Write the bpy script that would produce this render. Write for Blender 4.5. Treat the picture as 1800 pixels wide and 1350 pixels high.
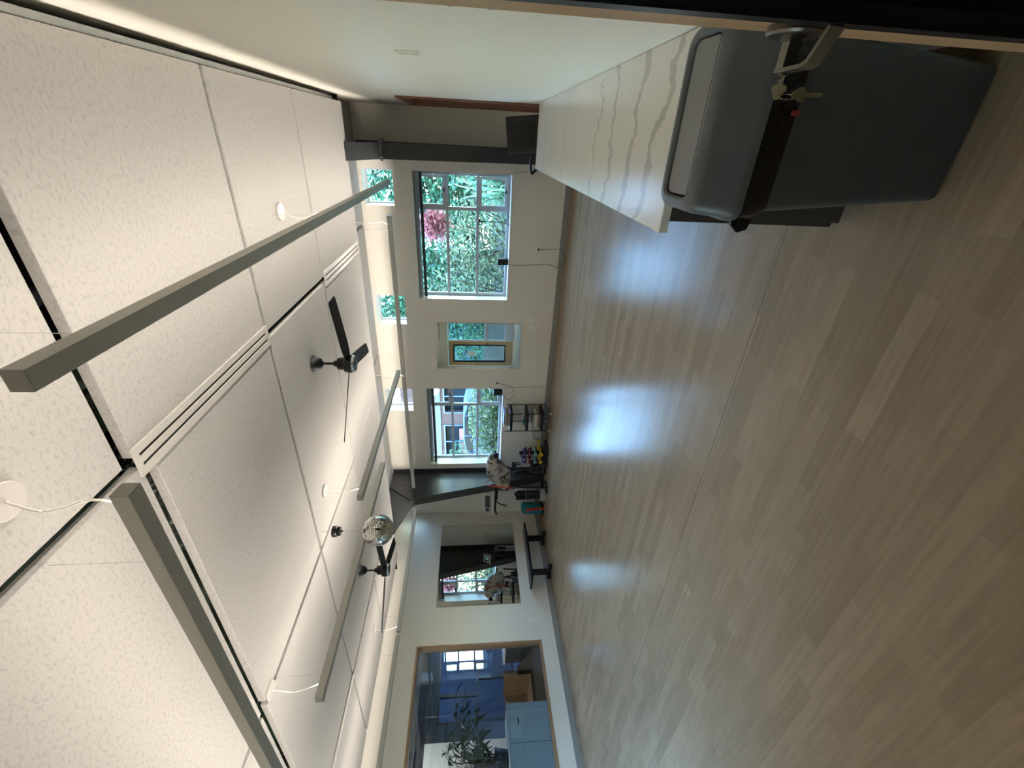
import bpy, bmesh, math, random
from mathutils import Vector, Matrix
random.seed(7)
S = bpy.context.scene
for o in list(bpy.data.objects): bpy.data.objects.remove(o)
COL = S.collection
PI = math.pi

# ------------------------------------------------------------ camera
PSI, PIT, CH = math.radians(29.7), math.radians(5.4), 1.65
F = Vector((-math.sin(PSI)*math.cos(PIT), math.cos(PSI)*math.cos(PIT), -math.sin(PIT)))
R = Vector((math.cos(PSI), math.sin(PSI), 0))
U = R.cross(F)
cd = bpy.data.cameras.new('camera'); cam = bpy.data.objects.new('camera', cd); COL.objects.link(cam)
cd.sensor_fit = 'HORIZONTAL'; cd.sensor_width = 36; cd.lens = 762/1800*36; cd.clip_start = .02; cd.clip_end = 200
m = Matrix.Identity(4)                       # the phone was held sideways: image-right is world-down
for i in range(3):
    m[i][0] = -U[i]; m[i][1] = R[i]; m[i][2] = -F[i]
m[2][3] = CH
cam.matrix_world = m
S.camera = cam

# ------------------------------------------------------------ world, sun, exposure
S.view_settings.view_transform = 'Standard'; S.view_settings.look = 'None'
S.view_settings.gamma = 1; S.view_settings.use_curve_mapping = False
S.view_settings.exposure = 3.3
W = bpy.data.worlds.new('sky'); S.world = W; W.use_nodes = True
nt = W.node_tree; bg = nt.nodes['Background']
sky = nt.nodes.new('ShaderNodeTexSky'); sky.sky_type = 'NISHITA'
sky.sun_disc = False; sky.sun_elevation = math.radians(58); sky.sun_rotation = math.radians(230)
sky.air_density = 1.0; sky.dust_density = 0; sky.ozone_density = 3.5
nt.links.new(sky.outputs[0], bg.inputs[0]); bg.inputs[1].default_value = .50
sl = bpy.data.lights.new('sun', 'SUN'); sl.energy = .6; sl.angle = math.radians(.6); sl.color = (1, .96, .88)
sun = bpy.data.objects.new('sun', sl); COL.objects.link(sun)
sun.rotation_euler = Vector((-.6, -.5, 1.6)).to_track_quat('Z', 'Y').to_euler()
LAMP = 0.72          # emission of the strip lights' upward diffusers
S.cycles.max_bounces = 10; S.cycles.diffuse_bounces = 5; S.cycles.glossy_bounces = 5
S.cycles.transparent_max_bounces = 16; S.cycles.sample_clamp_indirect = 6

# ------------------------------------------------------------ materials
def lin(h):
    v = [int(h[i:i+2], 16)/255 for i in (0, 2, 4)]
    return tuple(((c+.055)/1.055)**2.4 if c > .04045 else c/12.92 for c in v)+(1,)
def mat(name, h, rough=.6, metal=0, nscale=20, namt=.06, bump=0, bscale=60, spec=.5, trans=0, coat=0, stretch=None):
    M = bpy.data.materials.new(name); M.use_nodes = True; n = M.node_tree; b = n.nodes['Principled BSDF']
    c = lin(h)
    tc = n.nodes.new('ShaderNodeTexCoord'); mp = n.nodes.new('ShaderNodeMapping'); n.links.new(tc.outputs['Object'], mp.inputs[0])
    if stretch: mp.inputs['Scale'].default_value = stretch
    nz = n.nodes.new('ShaderNodeTexNoise'); nz.inputs['Scale'].default_value = nscale; nz.inputs['Detail'].default_value = 4
    n.links.new(mp.outputs[0], nz.inputs['Vector'])
    mx = n.nodes.new('ShaderNodeMix'); mx.data_type = 'RGBA'
    mx.inputs[6].default_value = tuple(x*(1-namt) for x in c[:3])+(1,)
    mx.inputs[7].default_value = tuple(min(1, x*(1+namt)) for x in c[:3])+(1,)
    n.links.new(nz.outputs[0], mx.inputs[0]); n.links.new(mx.outputs[2], b.inputs['Base Color'])
    b.inputs['Roughness'].default_value = rough; b.inputs['Metallic'].default_value = metal
    b.inputs['Specular IOR Level'].default_value = spec; b.inputs['Coat Weight'].default_value = coat
    if trans: b.inputs['Transmission Weight'].default_value = trans
    if bump:
        bn = n.nodes.new('ShaderNodeTexNoise'); bn.inputs['Scale'].default_value = bscale; bn.inputs['Detail'].default_value = 3
        n.links.new(mp.outputs[0], bn.inputs['Vector'])
        bp = n.nodes.new('ShaderNodeBump'); bp.inputs['Strength'].default_value = bump; bp.inputs['Distance'].default_value = .01
        n.links.new(bn.outputs[0], bp.inputs['Height']); n.links.new(bp.outputs[0], b.inputs['Normal'])
    return M
def emat(name, h, s):
    M = bpy.data.materials.new(name); M.use_nodes = True; n = M.node_tree; b = n.nodes['Principled BSDF']
    b.inputs['Base Color'].default_value = (.8, .8, .8, 1)
    b.inputs['Emission Color'].default_value = lin(h)
    # batwing optics: the lens throws more light sideways than straight out
    g = n.nodes.new('ShaderNodeNewGeometry'); d = n.nodes.new('ShaderNodeVectorMath'); d.operation = 'DOT_PRODUCT'
    n.links.new(g.outputs['Normal'], d.inputs[0]); n.links.new(g.outputs['Incoming'], d.inputs[1])
    ab = n.nodes.new('ShaderNodeMath'); ab.operation = 'ABSOLUTE'; n.links.new(d.outputs['Value'], ab.inputs[0])
    mx = n.nodes.new('ShaderNodeMath'); mx.operation = 'MAXIMUM'; mx.inputs[1].default_value = .27; n.links.new(ab.outputs[0], mx.inputs[0])
    pw = n.nodes.new('ShaderNodeMath'); pw.operation = 'POWER'; pw.inputs[1].default_value = -2.7; n.links.new(mx.outputs[0], pw.inputs[0])
    k = n.nodes.new('ShaderNodeMath'); k.operation = 'MULTIPLY'; k.inputs[1].default_value = s; n.links.new(pw.outputs[0], k.inputs[0])
    n.links.new(k.outputs[0], b.inputs['Emission Strength'])
    return M
def glassmat(name, tint, refl=.08, rough=0):
    M = bpy.data.materials.new(name); M.use_nodes = True; n = M.node_tree; n.nodes.remove(n.nodes['Principled BSDF'])
    out = n.nodes['Material Output']; t = n.nodes.new('ShaderNodeBsdfTransparent'); t.inputs[0].default_value = lin(tint)
    g = n.nodes.new('ShaderNodeBsdfGlossy'); g.inputs['Roughness'].default_value = rough; g.inputs[0].default_value = (.9, .95, 1, 1)
    lw = n.nodes.new('ShaderNodeLayerWeight'); fr = n.nodes.new('ShaderNodeMath'); fr.operation = 'POWER'; fr.inputs[1].default_value = 5
    lw.inputs[0].default_value = .5; n.links.new(lw.outputs['Facing'], fr.inputs[0])
    ad = n.nodes.new('ShaderNodeMath'); ad.operation = 'MULTIPLY_ADD'; ad.inputs[1].default_value = .9; ad.inputs[2].default_value = .035+refl; ad.use_clamp = True
    mx = n.nodes.new('ShaderNodeMixShader'); n.links.new(fr.outputs[0], ad.inputs[0]); n.links.new(ad.outputs[0], mx.inputs[0])
    n.links.new(t.outputs[0], mx.inputs[1]); n.links.new(g.outputs[0], mx.inputs[2]); n.links.new(mx.outputs[0], out.inputs[0])
    return M
def leafmat(name, h1, h2, transl=.45):
    M = bpy.data.materials.new(name); M.use_nodes = True; n = M.node_tree; b = n.nodes['Principled BSDF']
    ge = n.nodes.new('ShaderNodeNewGeometry'); rp = n.nodes.new('ShaderNodeMix'); rp.data_type = 'RGBA'
    rp.inputs[6].default_value = lin(h1); rp.inputs[7].default_value = lin(h2)
    n.links.new(ge.outputs['Random Per Island'], rp.inputs[0]); n.links.new(rp.outputs[2], b.inputs['Base Color'])
    b.inputs['Roughness'].default_value = .45
    tr = n.nodes.new('ShaderNodeBsdfTranslucent'); n.links.new(rp.outputs[2], tr.inputs[0])
    mx = n.nodes.new('ShaderNodeMixShader'); mx.inputs[0].default_value = transl
    n.links.new(b.outputs[0], mx.inputs[1]); n.links.new(tr.outputs[0], mx.inputs[2]); n.links.new(mx.outputs[0], n.nodes['Material Output'].inputs[0])
    return M
def woodmat(name, h1, h2, axis=2, rough=.45, sc=1):
    M = bpy.data.materials.new(name); M.use_nodes = True; n = M.node_tree; b = n.nodes['Principled BSDF']
    tc = n.nodes.new('ShaderNodeTexCoord'); mp = n.nodes.new('ShaderNodeMapping'); n.links.new(tc.outputs['Object'], mp.inputs[0])
    s = [18*sc]*3; s[axis] = 1.6*sc; mp.inputs['Scale'].default_value = s
    nz = n.nodes.new('ShaderNodeTexNoise'); nz.inputs['Scale'].default_value = 1.5; nz.inputs['Detail'].default_value = 6; nz.inputs['Distortion'].default_value = .6
    n.links.new(mp.outputs[0], nz.inputs['Vector'])
    mx = n.nodes.new('ShaderNodeMix'); mx.data_type = 'RGBA'; mx.inputs[6].default_value = lin(h1); mx.inputs[7].default_value = lin(h2)
    n.links.new(nz.outputs[0], mx.inputs[0]); n.links.new(mx.outputs[2], b.inputs['Base Color']); b.inputs['Roughness'].default_value = rough
    return M

def floor_material():
    M = bpy.data.materials.new('vinyl plank floor'); M.use_nodes = True; n = M.node_tree; b = n.nodes['Principled BSDF']; L = n.links.new
    tc = n.nodes.new('ShaderNodeTexCoord')
    def bricks(off, w, h, c1, c2):
        mp = n.nodes.new('ShaderNodeMapping'); mp.inputs['Location'].default_value = off; L(tc.outputs['Object'], mp.inputs[0])
        k = n.nodes.new('ShaderNodeTexBrick'); k.inputs['Scale'].default_value = 1; k.inputs['Brick Width'].default_value = w
        k.inputs['Row Height'].default_value = h; k.inputs['Mortar Size'].default_value = 0; k.offset = .37; k.offset_frequency = 2
        k.inputs['Bias'].default_value = 0; k.inputs['Color1'].default_value = c1; k.inputs['Color2'].default_value = c2
        k.inputs['Mortar'].default_value = c1
        L(mp.outputs[0], k.inputs['Vector']); return k
    k1 = bricks((.2, .03, 0), .62, .098, lin('97846b'), lin('a69278'))
    k2 = bricks((.5, .03, 0), 1.05, .098, (.93, .93, .93, 1), (1.03, 1.03, 1.02, 1))
    mp = n.nodes.new('ShaderNodeMapping'); mp.inputs['Scale'].default_value = (1.2, 22, 1); L(tc.outputs['Object'], mp.inputs[0])
    g = n.nodes.new('ShaderNodeTexNoise'); g.inputs['Scale'].default_value = 2.2; g.inputs['Detail'].default_value = 7; g.inputs['Distortion'].default_value = .5; L(mp.outputs[0], g.inputs['Vector'])
    gr = n.nodes.new('ShaderNodeMapRange'); gr.inputs[1].default_value = .25; gr.inputs[2].default_value = .75; gr.inputs[3].default_value = .86; gr.inputs[4].default_value = 1.12; L(g.outputs[0], gr.inputs[0])
    m1 = n.nodes.new('ShaderNodeMix'); m1.data_type = 'RGBA'; m1.blend_type = 'MULTIPLY'; m1.inputs[0].default_value = 1
    L(k1.outputs[0], m1.inputs[6]); L(k2.outputs[0], m1.inputs[7])
    m2 = n.nodes.new('ShaderNodeMix'); m2.data_type = 'RGBA'; m2.blend_type = 'MULTIPLY'; m2.inputs[0].default_value = 1
    L(m1.outputs[2], m2.inputs[6]); L(gr.outputs[0], m2.inputs[7])
    # the sheet seams run along X every 1.83 m
    sx = n.nodes.new('ShaderNodeSeparateXYZ'); L(tc.outputs['Object'], sx.inputs[0])
    prev = m2.outputs[2]
    for y0 in (2.25, 4.08, 5.91):
        a = n.nodes.new('ShaderNodeMath'); a.operation = 'SUBTRACT'; L(sx.outputs[1], a.inputs[0]); a.inputs[1].default_value = y0
        c = n.nodes.new('ShaderNodeMath'); c.operation = 'ABSOLUTE'; L(a.outputs[0], c.inputs[0])
        d = n.nodes.new('ShaderNodeMath'); d.operation = 'LESS_THAN'; L(c.outputs[0], d.inputs[0]); d.inputs[1].default_value = .0022
        mm = n.nodes.new('ShaderNodeMix'); mm.data_type = 'RGBA'; L(d.outputs[0], mm.inputs[0]); L(prev, mm.inputs[6]); mm.inputs[7].default_value = lin('5b4c3d'); prev = mm.outputs[2]
    L(prev, b.inputs['Base Color'])
    rn = n.nodes.new('ShaderNodeTexNoise'); rn.inputs['Scale'].default_value = 1.7; rn.inputs['Detail'].default_value = 5; L(tc.outputs['Object'], rn.inputs['Vector'])
    rr = n.nodes.new('ShaderNodeMapRange'); rr.inputs[3].default_value = .19; rr.inputs[4].default_value = .27; L(rn.outputs[0], rr.inputs[0]); L(rr.outputs[0], b.inputs['Roughness'])
    b.inputs['Specular IOR Level'].default_value = .11
    bn = n.nodes.new('ShaderNodeTexNoise'); bn.inputs['Scale'].default_value = 3.5; L(tc.outputs['Object'], bn.inputs['Vector'])
    bp = n.nodes.new('ShaderNodeBump'); bp.inputs['Strength'].default_value = .08; bp.inputs['Distance'].default_value = .01
    L(bn.outputs[0], bp.inputs['Height']); L(bp.outputs[0], b.inputs['Normal'])
    return M
def felt_material():
    M = bpy.data.materials.new('speckled felt panel'); M.use_nodes = True; n = M.node_tree; b = n.nodes['Principled BSDF']; L = n.links.new
    tc = n.nodes.new('ShaderNodeTexCoord')
    mp = n.nodes.new('ShaderNodeMapping'); mp.inputs['Scale'].default_value = (1, 1.8, 1); L(tc.outputs['Object'], mp.inputs[0])
    a = n.nodes.new('ShaderNodeTexNoise'); a.inputs['Scale'].default_value = 38; a.inputs['Detail'].default_value = 7; a.inputs['Roughness'].default_value = .72; L(mp.outputs[0], a.inputs['Vector'])
    r = n.nodes.new('ShaderNodeValToRGB'); r.color_ramp.elements[0].position = .30; r.color_ramp.elements[0].color = lin('9f9d98')
    r.color_ramp.elements[1].position = .50; r.color_ramp.elements[1].color = lin('bcb9b3'); L(a.outputs[0], r.inputs[0])
    L(r.outputs[0], b.inputs['Base Color']); b.inputs['Roughness'].default_value = .95; b.inputs['Specular IOR Level'].default_value = .1
    bp = n.nodes.new('ShaderNodeBump'); bp.inputs['Strength'].default_value = .35; bp.inputs['Distance'].default_value = .004
    L(a.outputs[0], bp.inputs['Height']); L(bp.outputs[0], b.inputs['Normal'])
    return M
def quartz_material():
    M = bpy.data.materials.new('veined white quartz'); M.use_nodes = True; n = M.node_tree; b = n.nodes['Principled BSDF']; L = n.links.new
    tc = n.nodes.new('ShaderNodeTexCoord'); sx = n.nodes.new('ShaderNodeSeparateXYZ'); L(tc.outputs['Object'], sx.inputs[0])
    prev = None
    base = n.nodes.new('ShaderNodeRGB'); base.outputs[0].default_value = lin('e4ddcf'); prev = base.outputs[0]
    # (y at the front edge, slope along x, half width, wander)
    for y0, sl, w, am, col in ((1.955, .30, .030, .16, '9a9388'), (2.24, .10, .030, .10, 'a29b90'), (2.60, -.05, .034, .14, 'a8a195'), (2.92, .06, .018, .24, '9c958a'),
                               (3.9, .05, .008, .10, '9b958b'), (4.5, .02, .012, .14, '9f998f'), (4.95, -.03, .010, .1, '9b958b')):
        mp = n.nodes.new('ShaderNodeMapping'); mp.inputs['Location'].default_value = (y0*7.1, 3, y0); mp.inputs['Scale'].default_value = (3.2, .5, 1); L(tc.outputs['Object'], mp.inputs[0])
        nz = n.nodes.new('ShaderNodeTexNoise'); nz.inputs['Scale'].default_value = 2.6; nz.inputs['Detail'].default_value = 9; nz.inputs['Roughness'].default_value = .6; L(mp.outputs[0], nz.inputs['Vector'])
        c0 = n.nodes.new('ShaderNodeMath'); c0.operation = 'MULTIPLY_ADD'; L(nz.outputs[0], c0.inputs[0]); c0.inputs[1].default_value = am*2; c0.inputs[2].default_value = -am-(y0-3.6425)
        c1 = n.nodes.new('ShaderNodeMath'); c1.operation = 'MULTIPLY_ADD'; L(sx.outputs[0], c1.inputs[0]); c1.inputs[1].default_value = sl; L(c0.outputs[0], c1.inputs[2])
        c2 = n.nodes.new('ShaderNodeMath'); c2.operation = 'ADD'; L(sx.outputs[1], c2.inputs[0]); L(c1.outputs[0], c2.inputs[1])
        c3 = n.nodes.new('ShaderNodeMath'); c3.operation = 'ABSOLUTE'; L(c2.outputs[0], c3.inputs[0])
        n2 = n.nodes.new('ShaderNodeTexNoise'); n2.inputs['Scale'].default_value = 6; n2.inputs['Detail'].default_value = 8; n2.inputs['Roughness'].default_value = .65; L(tc.outputs['Object'], n2.inputs['Vector'])
        wd = n.nodes.new('ShaderNodeMapRange'); wd.inputs[1].default_value = .35; wd.inputs[2].default_value = .65; wd.inputs[3].default_value = w*.12; wd.inputs[4].default_value = w*1.7; L(n2.outputs[0], wd.inputs[0])
        dv = n.nodes.new('ShaderNodeMath'); dv.operation = 'DIVIDE'; L(c3.outputs[0], dv.inputs[0]); L(wd.outputs[0], dv.inputs[1])
        rp = n.nodes.new('ShaderNodeMapRange'); rp.inputs[1].default_value = .75; rp.inputs[2].default_value = 1.05; rp.inputs[3].default_value = .5; rp.inputs[4].default_value = 0; L(dv.outputs[0], rp.inputs[0])
        mm = n.nodes.new('ShaderNodeMix'); mm.data_type = 'RGBA'; L(rp.outputs[0], mm.inputs[0]); L(prev, mm.inputs[6]); mm.inputs[7].default_value = lin(col); prev = mm.outputs[2]
    L(prev, b.inputs['Base Color']); b.inputs['Roughness'].default_value = .22; b.inputs['Specular IOR Level'].default_value = .3
    return M
def tie_dye_material():
    M = bpy.data.materials.new('grey tie dye canvas'); M.use_nodes = True; n = M.node_tree; b = n.nodes['Principled BSDF']; L = n.links.new
    tc = n.nodes.new('ShaderNodeTexCoord'); v = n.nodes.new('ShaderNodeTexNoise'); v.inputs['Scale'].default_value = 5.5; v.inputs['Detail'].default_value = 4; v.inputs['Distortion'].default_value = 1.3
    L(tc.outputs['Object'], v.inputs['Vector'])
    r = n.nodes.new('ShaderNodeValToRGB'); r.color_ramp.elements[0].position = .38; r.color_ramp.elements[0].color = lin('47423f')
    r.color_ramp.elements[1].position = .56; r.color_ramp.elements[1].color = lin('bdb7ae'); e = r.color_ramp.elements.new(.45); e.color = lin('958e86')
    L(v.outputs[0], r.inputs[0]); L(r.outputs[0], b.inputs['Base Color']); b.inputs['Roughness'].default_value = .9
    return M
def brick_material():
    M = bpy.data.materials.new('brick'); M.use_nodes = True; n = M.node_tree; b = n.nodes['Principled BSDF']
    tc = n.nodes.new('ShaderNodeTexCoord'); mp = n.nodes.new('ShaderNodeMapping'); mp.inputs['Rotation'].default_value = (PI/2, 0, 0)
    n.links.new(tc.outputs['Object'], mp.inputs[0]); k = n.nodes.new('ShaderNodeTexBrick'); k.inputs['Scale'].default_value = 4
    k.inputs['Color1'].default_value = lin('4a2c26'); k.inputs['Color2'].default_value = lin('38221e'); k.inputs['Mortar'].default_value = lin('524a46')
    n.links.new(mp.outputs[0], k.inputs['Vector']); n.links.new(k.outputs[0], b.inputs['Base Color']); b.inputs['Roughness'].default_value = .9
    return M

M = dict(
 wall=mat('wall paint', 'ebe5d8', .55, nscale=3, namt=.015, bump=.05, bscale=150),
 base=mat('grey baseboard vinyl', '96938c', .45, nscale=8, namt=.03),
 floor=floor_material(), felt=felt_material(), quartz=quartz_material(), tie=tie_dye_material(), brick=brick_material(),
 plenum=mat('dark plenum', '171a18', .9, nscale=2, namt=.3), joist=mat('pale painted joist', 'c4d6c8', .6, nscale=6, namt=.1),
 galv=mat('galvanised track', 'b4b8b8', .3, 1, nscale=30, namt=.15),
 foil=mat('crinkled foil', 'c8d2cc', .22, 1, nscale=20, namt=.15, bump=1, bscale=22),
 steel=mat('dark grey steel paint', '3b3c3d', .34, nscale=5, namt=.06),
 alu=mat('satin grey aluminium', 'b9b6ae', .45, .1, nscale=40, namt=.03), alucap=mat('grey end cap', '9a978f', .5),
 strip=emat('strip light diffuser', 'fff5ea', LAMP),
 white=mat('white plastic', 'f2f0ea', .4, nscale=15, namt=.02), black=mat('black plastic', '0d0e0f', .38, nscale=15, namt=.2),
 matte=mat('matt black', '131415', .7, nscale=15, namt=.2), cord=mat('black cord', '141414', .6), wcord=mat('white cord', 'e6e2da', .5),
 chrome=mat('polished chrome', 'd6d6d6', .12, 1), fanglass=glassmat('clear fan lens', 'd8dcdc', .15, .1),
 canopyw=mat('canopy enamel', 'c4c0b8', .5), diffw=mat('white diffuser metal', 'c9c4bc', .4, nscale=15, namt=.02),
 mirror=mat('mirror silvering', 'd5d8d2', .0, 1, namt=0), medge=mat('mirror edge', '8b9a92', .3),
 tile=mat('mirror tile', 'dcdcd6', .12, 1, namt=0), ballcore=mat('ball core', '5a5a58', .5),
 frame=mat('white window frame', 'b9bcbd', .4, nscale=10, namt=.02), glass=glassmat('window glass', 'f2fbf8', .0),
 iglass=glassmat('interior window glass', 'd6e0e8', .02), dglass=glassmat('dark door glass', '3a4038', .02),
 blind=mat('dark blind fabric', '3b3d3f', .8), oak=woodmat('pale oak', 'b08d66', '8f6d4a'), oaky=woodmat('pale oak along', 'b08d66', '8f6d4a', 1),
 redwood=woodmat('reddish timber', '8c5e42', '63402c'), door=woodmat('pale maple door', 'cfae84', 'b8946a', 2, .5),
 cab=woodmat('dark walnut laminate', '4b4038', '2e2722', 2, .5), bin=mat('grey bin plastic', '414240', .42, nscale=4, namt=.04, bump=.12, bscale=300),
 lid=mat('grey lid plastic', '606160', .36, nscale=4, namt=.03, bump=.12, bscale=300), flap=mat('pale grey flap', '858482', .4, nscale=4, namt=.03),
 bag=mat('black bin bag', '08080a', .22, bump=.8, bscale=30), red=mat('red plastic', '8a2a2a', .5),
 lever=mat('satin nickel', '7d776c', .34, 1), brass=mat('worn nickel key', 'c4b48f', .4, .5, nscale=120, namt=.2),
 screen=mat('dark screen', '1a1b1c', .15), purple=mat('purple neoprene', '59406e', .55), crimson=mat('crimson neoprene', '8b2338', .55),
 teal=mat('pale teal neoprene', '7fb0a8', .55), yellow=mat('yellow neoprene', 'd9ab22', .55),
 paper=mat('paper and towels', 'cfc8bd', .8, nscale=30, namt=.08), cream=mat('cream towel', 'b8ab98', .9, nscale=60, namt=.08),
 bluep=mat('pale blue cloth', '7f93b8', .8), brownm=mat('brown fold', '7d6a58', .8),
 wire=mat('grey wire mesh', '6f6f70', .4, .7), orange=mat('orange strap', 'c8552c', .6), redstrap=mat('red strap', 'cf3a22', .6),
 tealbag=mat('teal padded cloth', '1f7d88', .6, nscale=12, namt=.15), lgrey=mat('light grey enamel', 'a9a8a2', .4), pad=mat('black vinyl pad', '191b1f', .3),
 bluew=mat('blue grey sky screen', '2f5468', .8, nscale=2, namt=.2), shopdark=mat('dark shop interior', '20262c', .9, spec=.05), court=mat('dark sky screen wall', '1b222c', .7), wallb=mat('blue daylight tinted wall', '465161', .6, nscale=3, namt=.03), carpet=mat('grey neighbouring floor', '5a5a5c', .8), dgrey=mat('dark grey panel', '3c3e42', .5),  # wallb: blue daylight cast of the neighbouring room put into its wall colour
 cabw=mat('pale green white laminate', 'e2ebe2', .4, nscale=4, namt=.02), timber=woodmat('orange plywood', '97754d', '735434', 0, .5),
 leaf=leafmat('bush leaves', '14321f', '74ac88'), leaf2=leafmat('olive leaves', '22351f', 'a8b890'), leaf3=leafmat('grass blades', '23603a', 'c0e6cc'),
 leafh=leafmat('hedge leaves', '1e3014', '93a56a'), leafd=leafmat('houseplant leaves', '12301a', '2c5a2e', .2), stem=mat('brown twig', '4a3a2c', .8), pink=leafmat('pink petals', 'a8626a', 'cf9294'),
 ground=mat('grey gravel', '3c3d37', .9, nscale=40, namt=.2), road=mat('asphalt', '2a2c30', .85, nscale=40, namt=.12), kerb=mat('pale concrete', 'a9a9a4', .9),
 car=mat('silver blue car paint', '4a5866', .5, 0, spec=.06), cglass=mat('car glass', '141c22', .3, spec=.08), tyre=mat('tyre rubber', '17181a', .8), rim=mat('alloy wheel', '8a9096', .3, .6),
 signb=mat('blue sign', '33506e', .5), signw=mat('white sign', 'a5b2bc', .5), soffit=mat('soffit', '8b8d8c', .7), lgwood=mat('dark fence wood', '50524e', .8, nscale=14, namt=.2, stretch=(1, 1, 12)),
)

# ------------------------------------------------------------ geometry helpers
class MB:
    def __init__(s): s.v = []; s.f = []; s.sm = []
    def add(s, vs, fs, smooth=False):
        b = len(s.v); s.v += [Vector(p) for p in vs]; s.f += [tuple(b+i for i in f) for f in fs]; s.sm += [smooth]*len(fs); return s
    def box(s, x0, x1, y0, y1, z0, z1):
        x0, x1 = sorted((x0, x1)); y0, y1 = sorted((y0, y1)); z0, z1 = sorted((z0, z1))
        return s.add([(x0,y0,z0),(x1,y0,z0),(x1,y1,z0),(x0,y1,z0),(x0,y0,z1),(x1,y0,z1),(x1,y1,z1),(x0,y1,z1)],
                     [(0,3,2,1),(4,5,6,7),(0,1,5,4),(1,2,6,5),(2,3,7,6),(3,0,4,7)])
    def rbox(s, x0, x1, y0, y1, z0, z1, r, n=5, axis='z'):
        """box with rounded vertical corners and a small chamfer top and bottom"""
        def ring(ins, z):
            rr = max(r-ins, .0005); o = []
            for cx, cy, a0 in ((x1-r, y1-r, 0), (x0+r, y1-r, 90), (x0+r, y0+r, 180), (x1-r, y0+r, 270)):
                for i in range(n+1):
                    a = math.radians(a0+90*i/n); o.append((cx+rr*math.cos(a), cy+rr*math.sin(a), z))
            return o
        c = min(.25*r, .3*(z1-z0)); return s.loft([ring(c, z0), ring(0, z0+c), ring(0, z1-c), ring(c, z1)], True)
    def loft(s, rings, cap=True, smooth=True, close=True):
        n = len(rings[0]); vs = [p for r in rings for p in r]; fs = []
        for k in range(len(rings)-1):
            for i in range(n if close else n-1):
                j = (i+1) % n; fs.append((k*n+i, k*n+j, (k+1)*n+j, (k+1)*n+i))
        s.add(vs, fs, smooth)
        if cap:
            s.add(rings[0], [tuple(reversed(range(n)))]); s.add(rings[-1], [tuple(range(n))])
        return s
    def cyl(s, p0, p1, r0, r1=None, n=16, cap=True):
        p0, p1 = Vector(p0), Vector(p1); r1 = r0 if r1 is None else r1
        q = (p1-p0).to_track_quat('Z', 'Y'); rings = []
        for p, r in ((p0, r0), (p1, r1)):
            rings.append([p+q@Vector((r*math.cos(2*PI*i/n), r*math.sin(2*PI*i/n), 0)) for i in range(n)])
        return s.loft(rings, cap)
    def tube(s, pts, r, n=8, spline=True):
        P = [Vector(p) for p in pts]
        if spline and len(P) > 2:
            Q = []
            for i in range(len(P)-1):
                a, b, c, d = P[max(i-1, 0)], P[i], P[i+1], P[min(i+2, len(P)-1)]
                for k in range(6):
                    t = k/6; Q.append(.5*((2*b)+(c-a)*t+(2*a-5*b+4*c-d)*t*t+(3*b-a-3*c+d)*t**3))
            P = Q+[P[-1]]
        rings = []; up = Vector((0, 0, 1))
        for i, p in enumerate(P):
            d = (P[min(i+1, len(P)-1)]-P[max(i-1, 0)])
            if d.length < 1e-6: d = Vector((0, 0, 1))
            d.normalize(); x = d.cross(up)
            if x.length < .05: x = d.cross(Vector((0, 1, 0)))
            x.normalize(); y = d.cross(x)
            rings.append([p+x*r*math.cos(2*PI*k/n)+y*r*math.sin(2*PI*k/n) for k in range(n)])
        return s.loft(rings, True)
    def lathe(s, prof, c, axis='z', n=28):
        """prof: list of (radius, height) about axis through c"""
        rings = []
        for r, h in prof:
            g = []
            for i in range(n):
                a = 2*PI*i/n; x, y = r*math.cos(a), r*math.sin(a)
                g.append({'z': (c[0]+x, c[1]+y, c[2]+h), 'x': (c[0]+h, c[1]+x, c[2]+y), 'y': (c[0]+x, c[1]+h, c[2]-y)}[axis])
            rings.append(g)
        return s.loft(rings, True)
    def prism(s, poly, axis, a, b):
        def P(u, v, w): return {'x': (w, u, v), 'y': (u, w, v), 'z': (u, v, w)}[axis]
        n = len(poly); vs = [P(u, v, a) for u, v in poly]+[P(u, v, b) for u, v in poly]
        fs = [tuple(range(n)), tuple(reversed(range(n, 2*n)))]+[(i, i+n, (i+1) % n+n, (i+1) % n) for i in range(n)]
        return s.add(vs, fs)
    def sph(s, c, r, sc=(1, 1, 1), n=16, m=10):
        rings = []
        for k in range(1, m):
            t = PI*k/m
            rings.append([(c[0]+r*sc[0]*math.sin(t)*math.cos(2*PI*i/n), c[1]+r*sc[1]*math.sin(t)*math.sin(2*PI*i/n), c[2]-r*sc[2]*math.cos(t)) for i in range(n)])
        return s.loft(rings, True)
    def holed(s, u0, u1, v0, v1, holes, axis, a, b):
        """slab in the (u,v) plane with rectangular holes, thickness a..b along axis"""
        us = sorted({u0, u1, *[h[0] for h in holes], *[h[1] for h in holes]}); vs = sorted({v0, v1, *[h[2] for h in holes], *[h[3] for h in holes]})
        us = [u for u in us if u0 <= u <= u1]; vs = [v for v in vs if v0 <= v <= v1]
        def inh(u, v): return any(h[0] < u < h[1] and h[2] < v < h[3] for h in holes)
        solid = {}
        for i in range(len(us)-1):
            for j in range(len(vs)-1):
                solid[i, j] = not inh((us[i]+us[i+1])/2, (vs[j]+vs[j+1])/2)
        P = lambda u, v, w: {'x': (w, u, v), 'y': (u, w, v), 'z': (u, v, w)}[axis]
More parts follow.
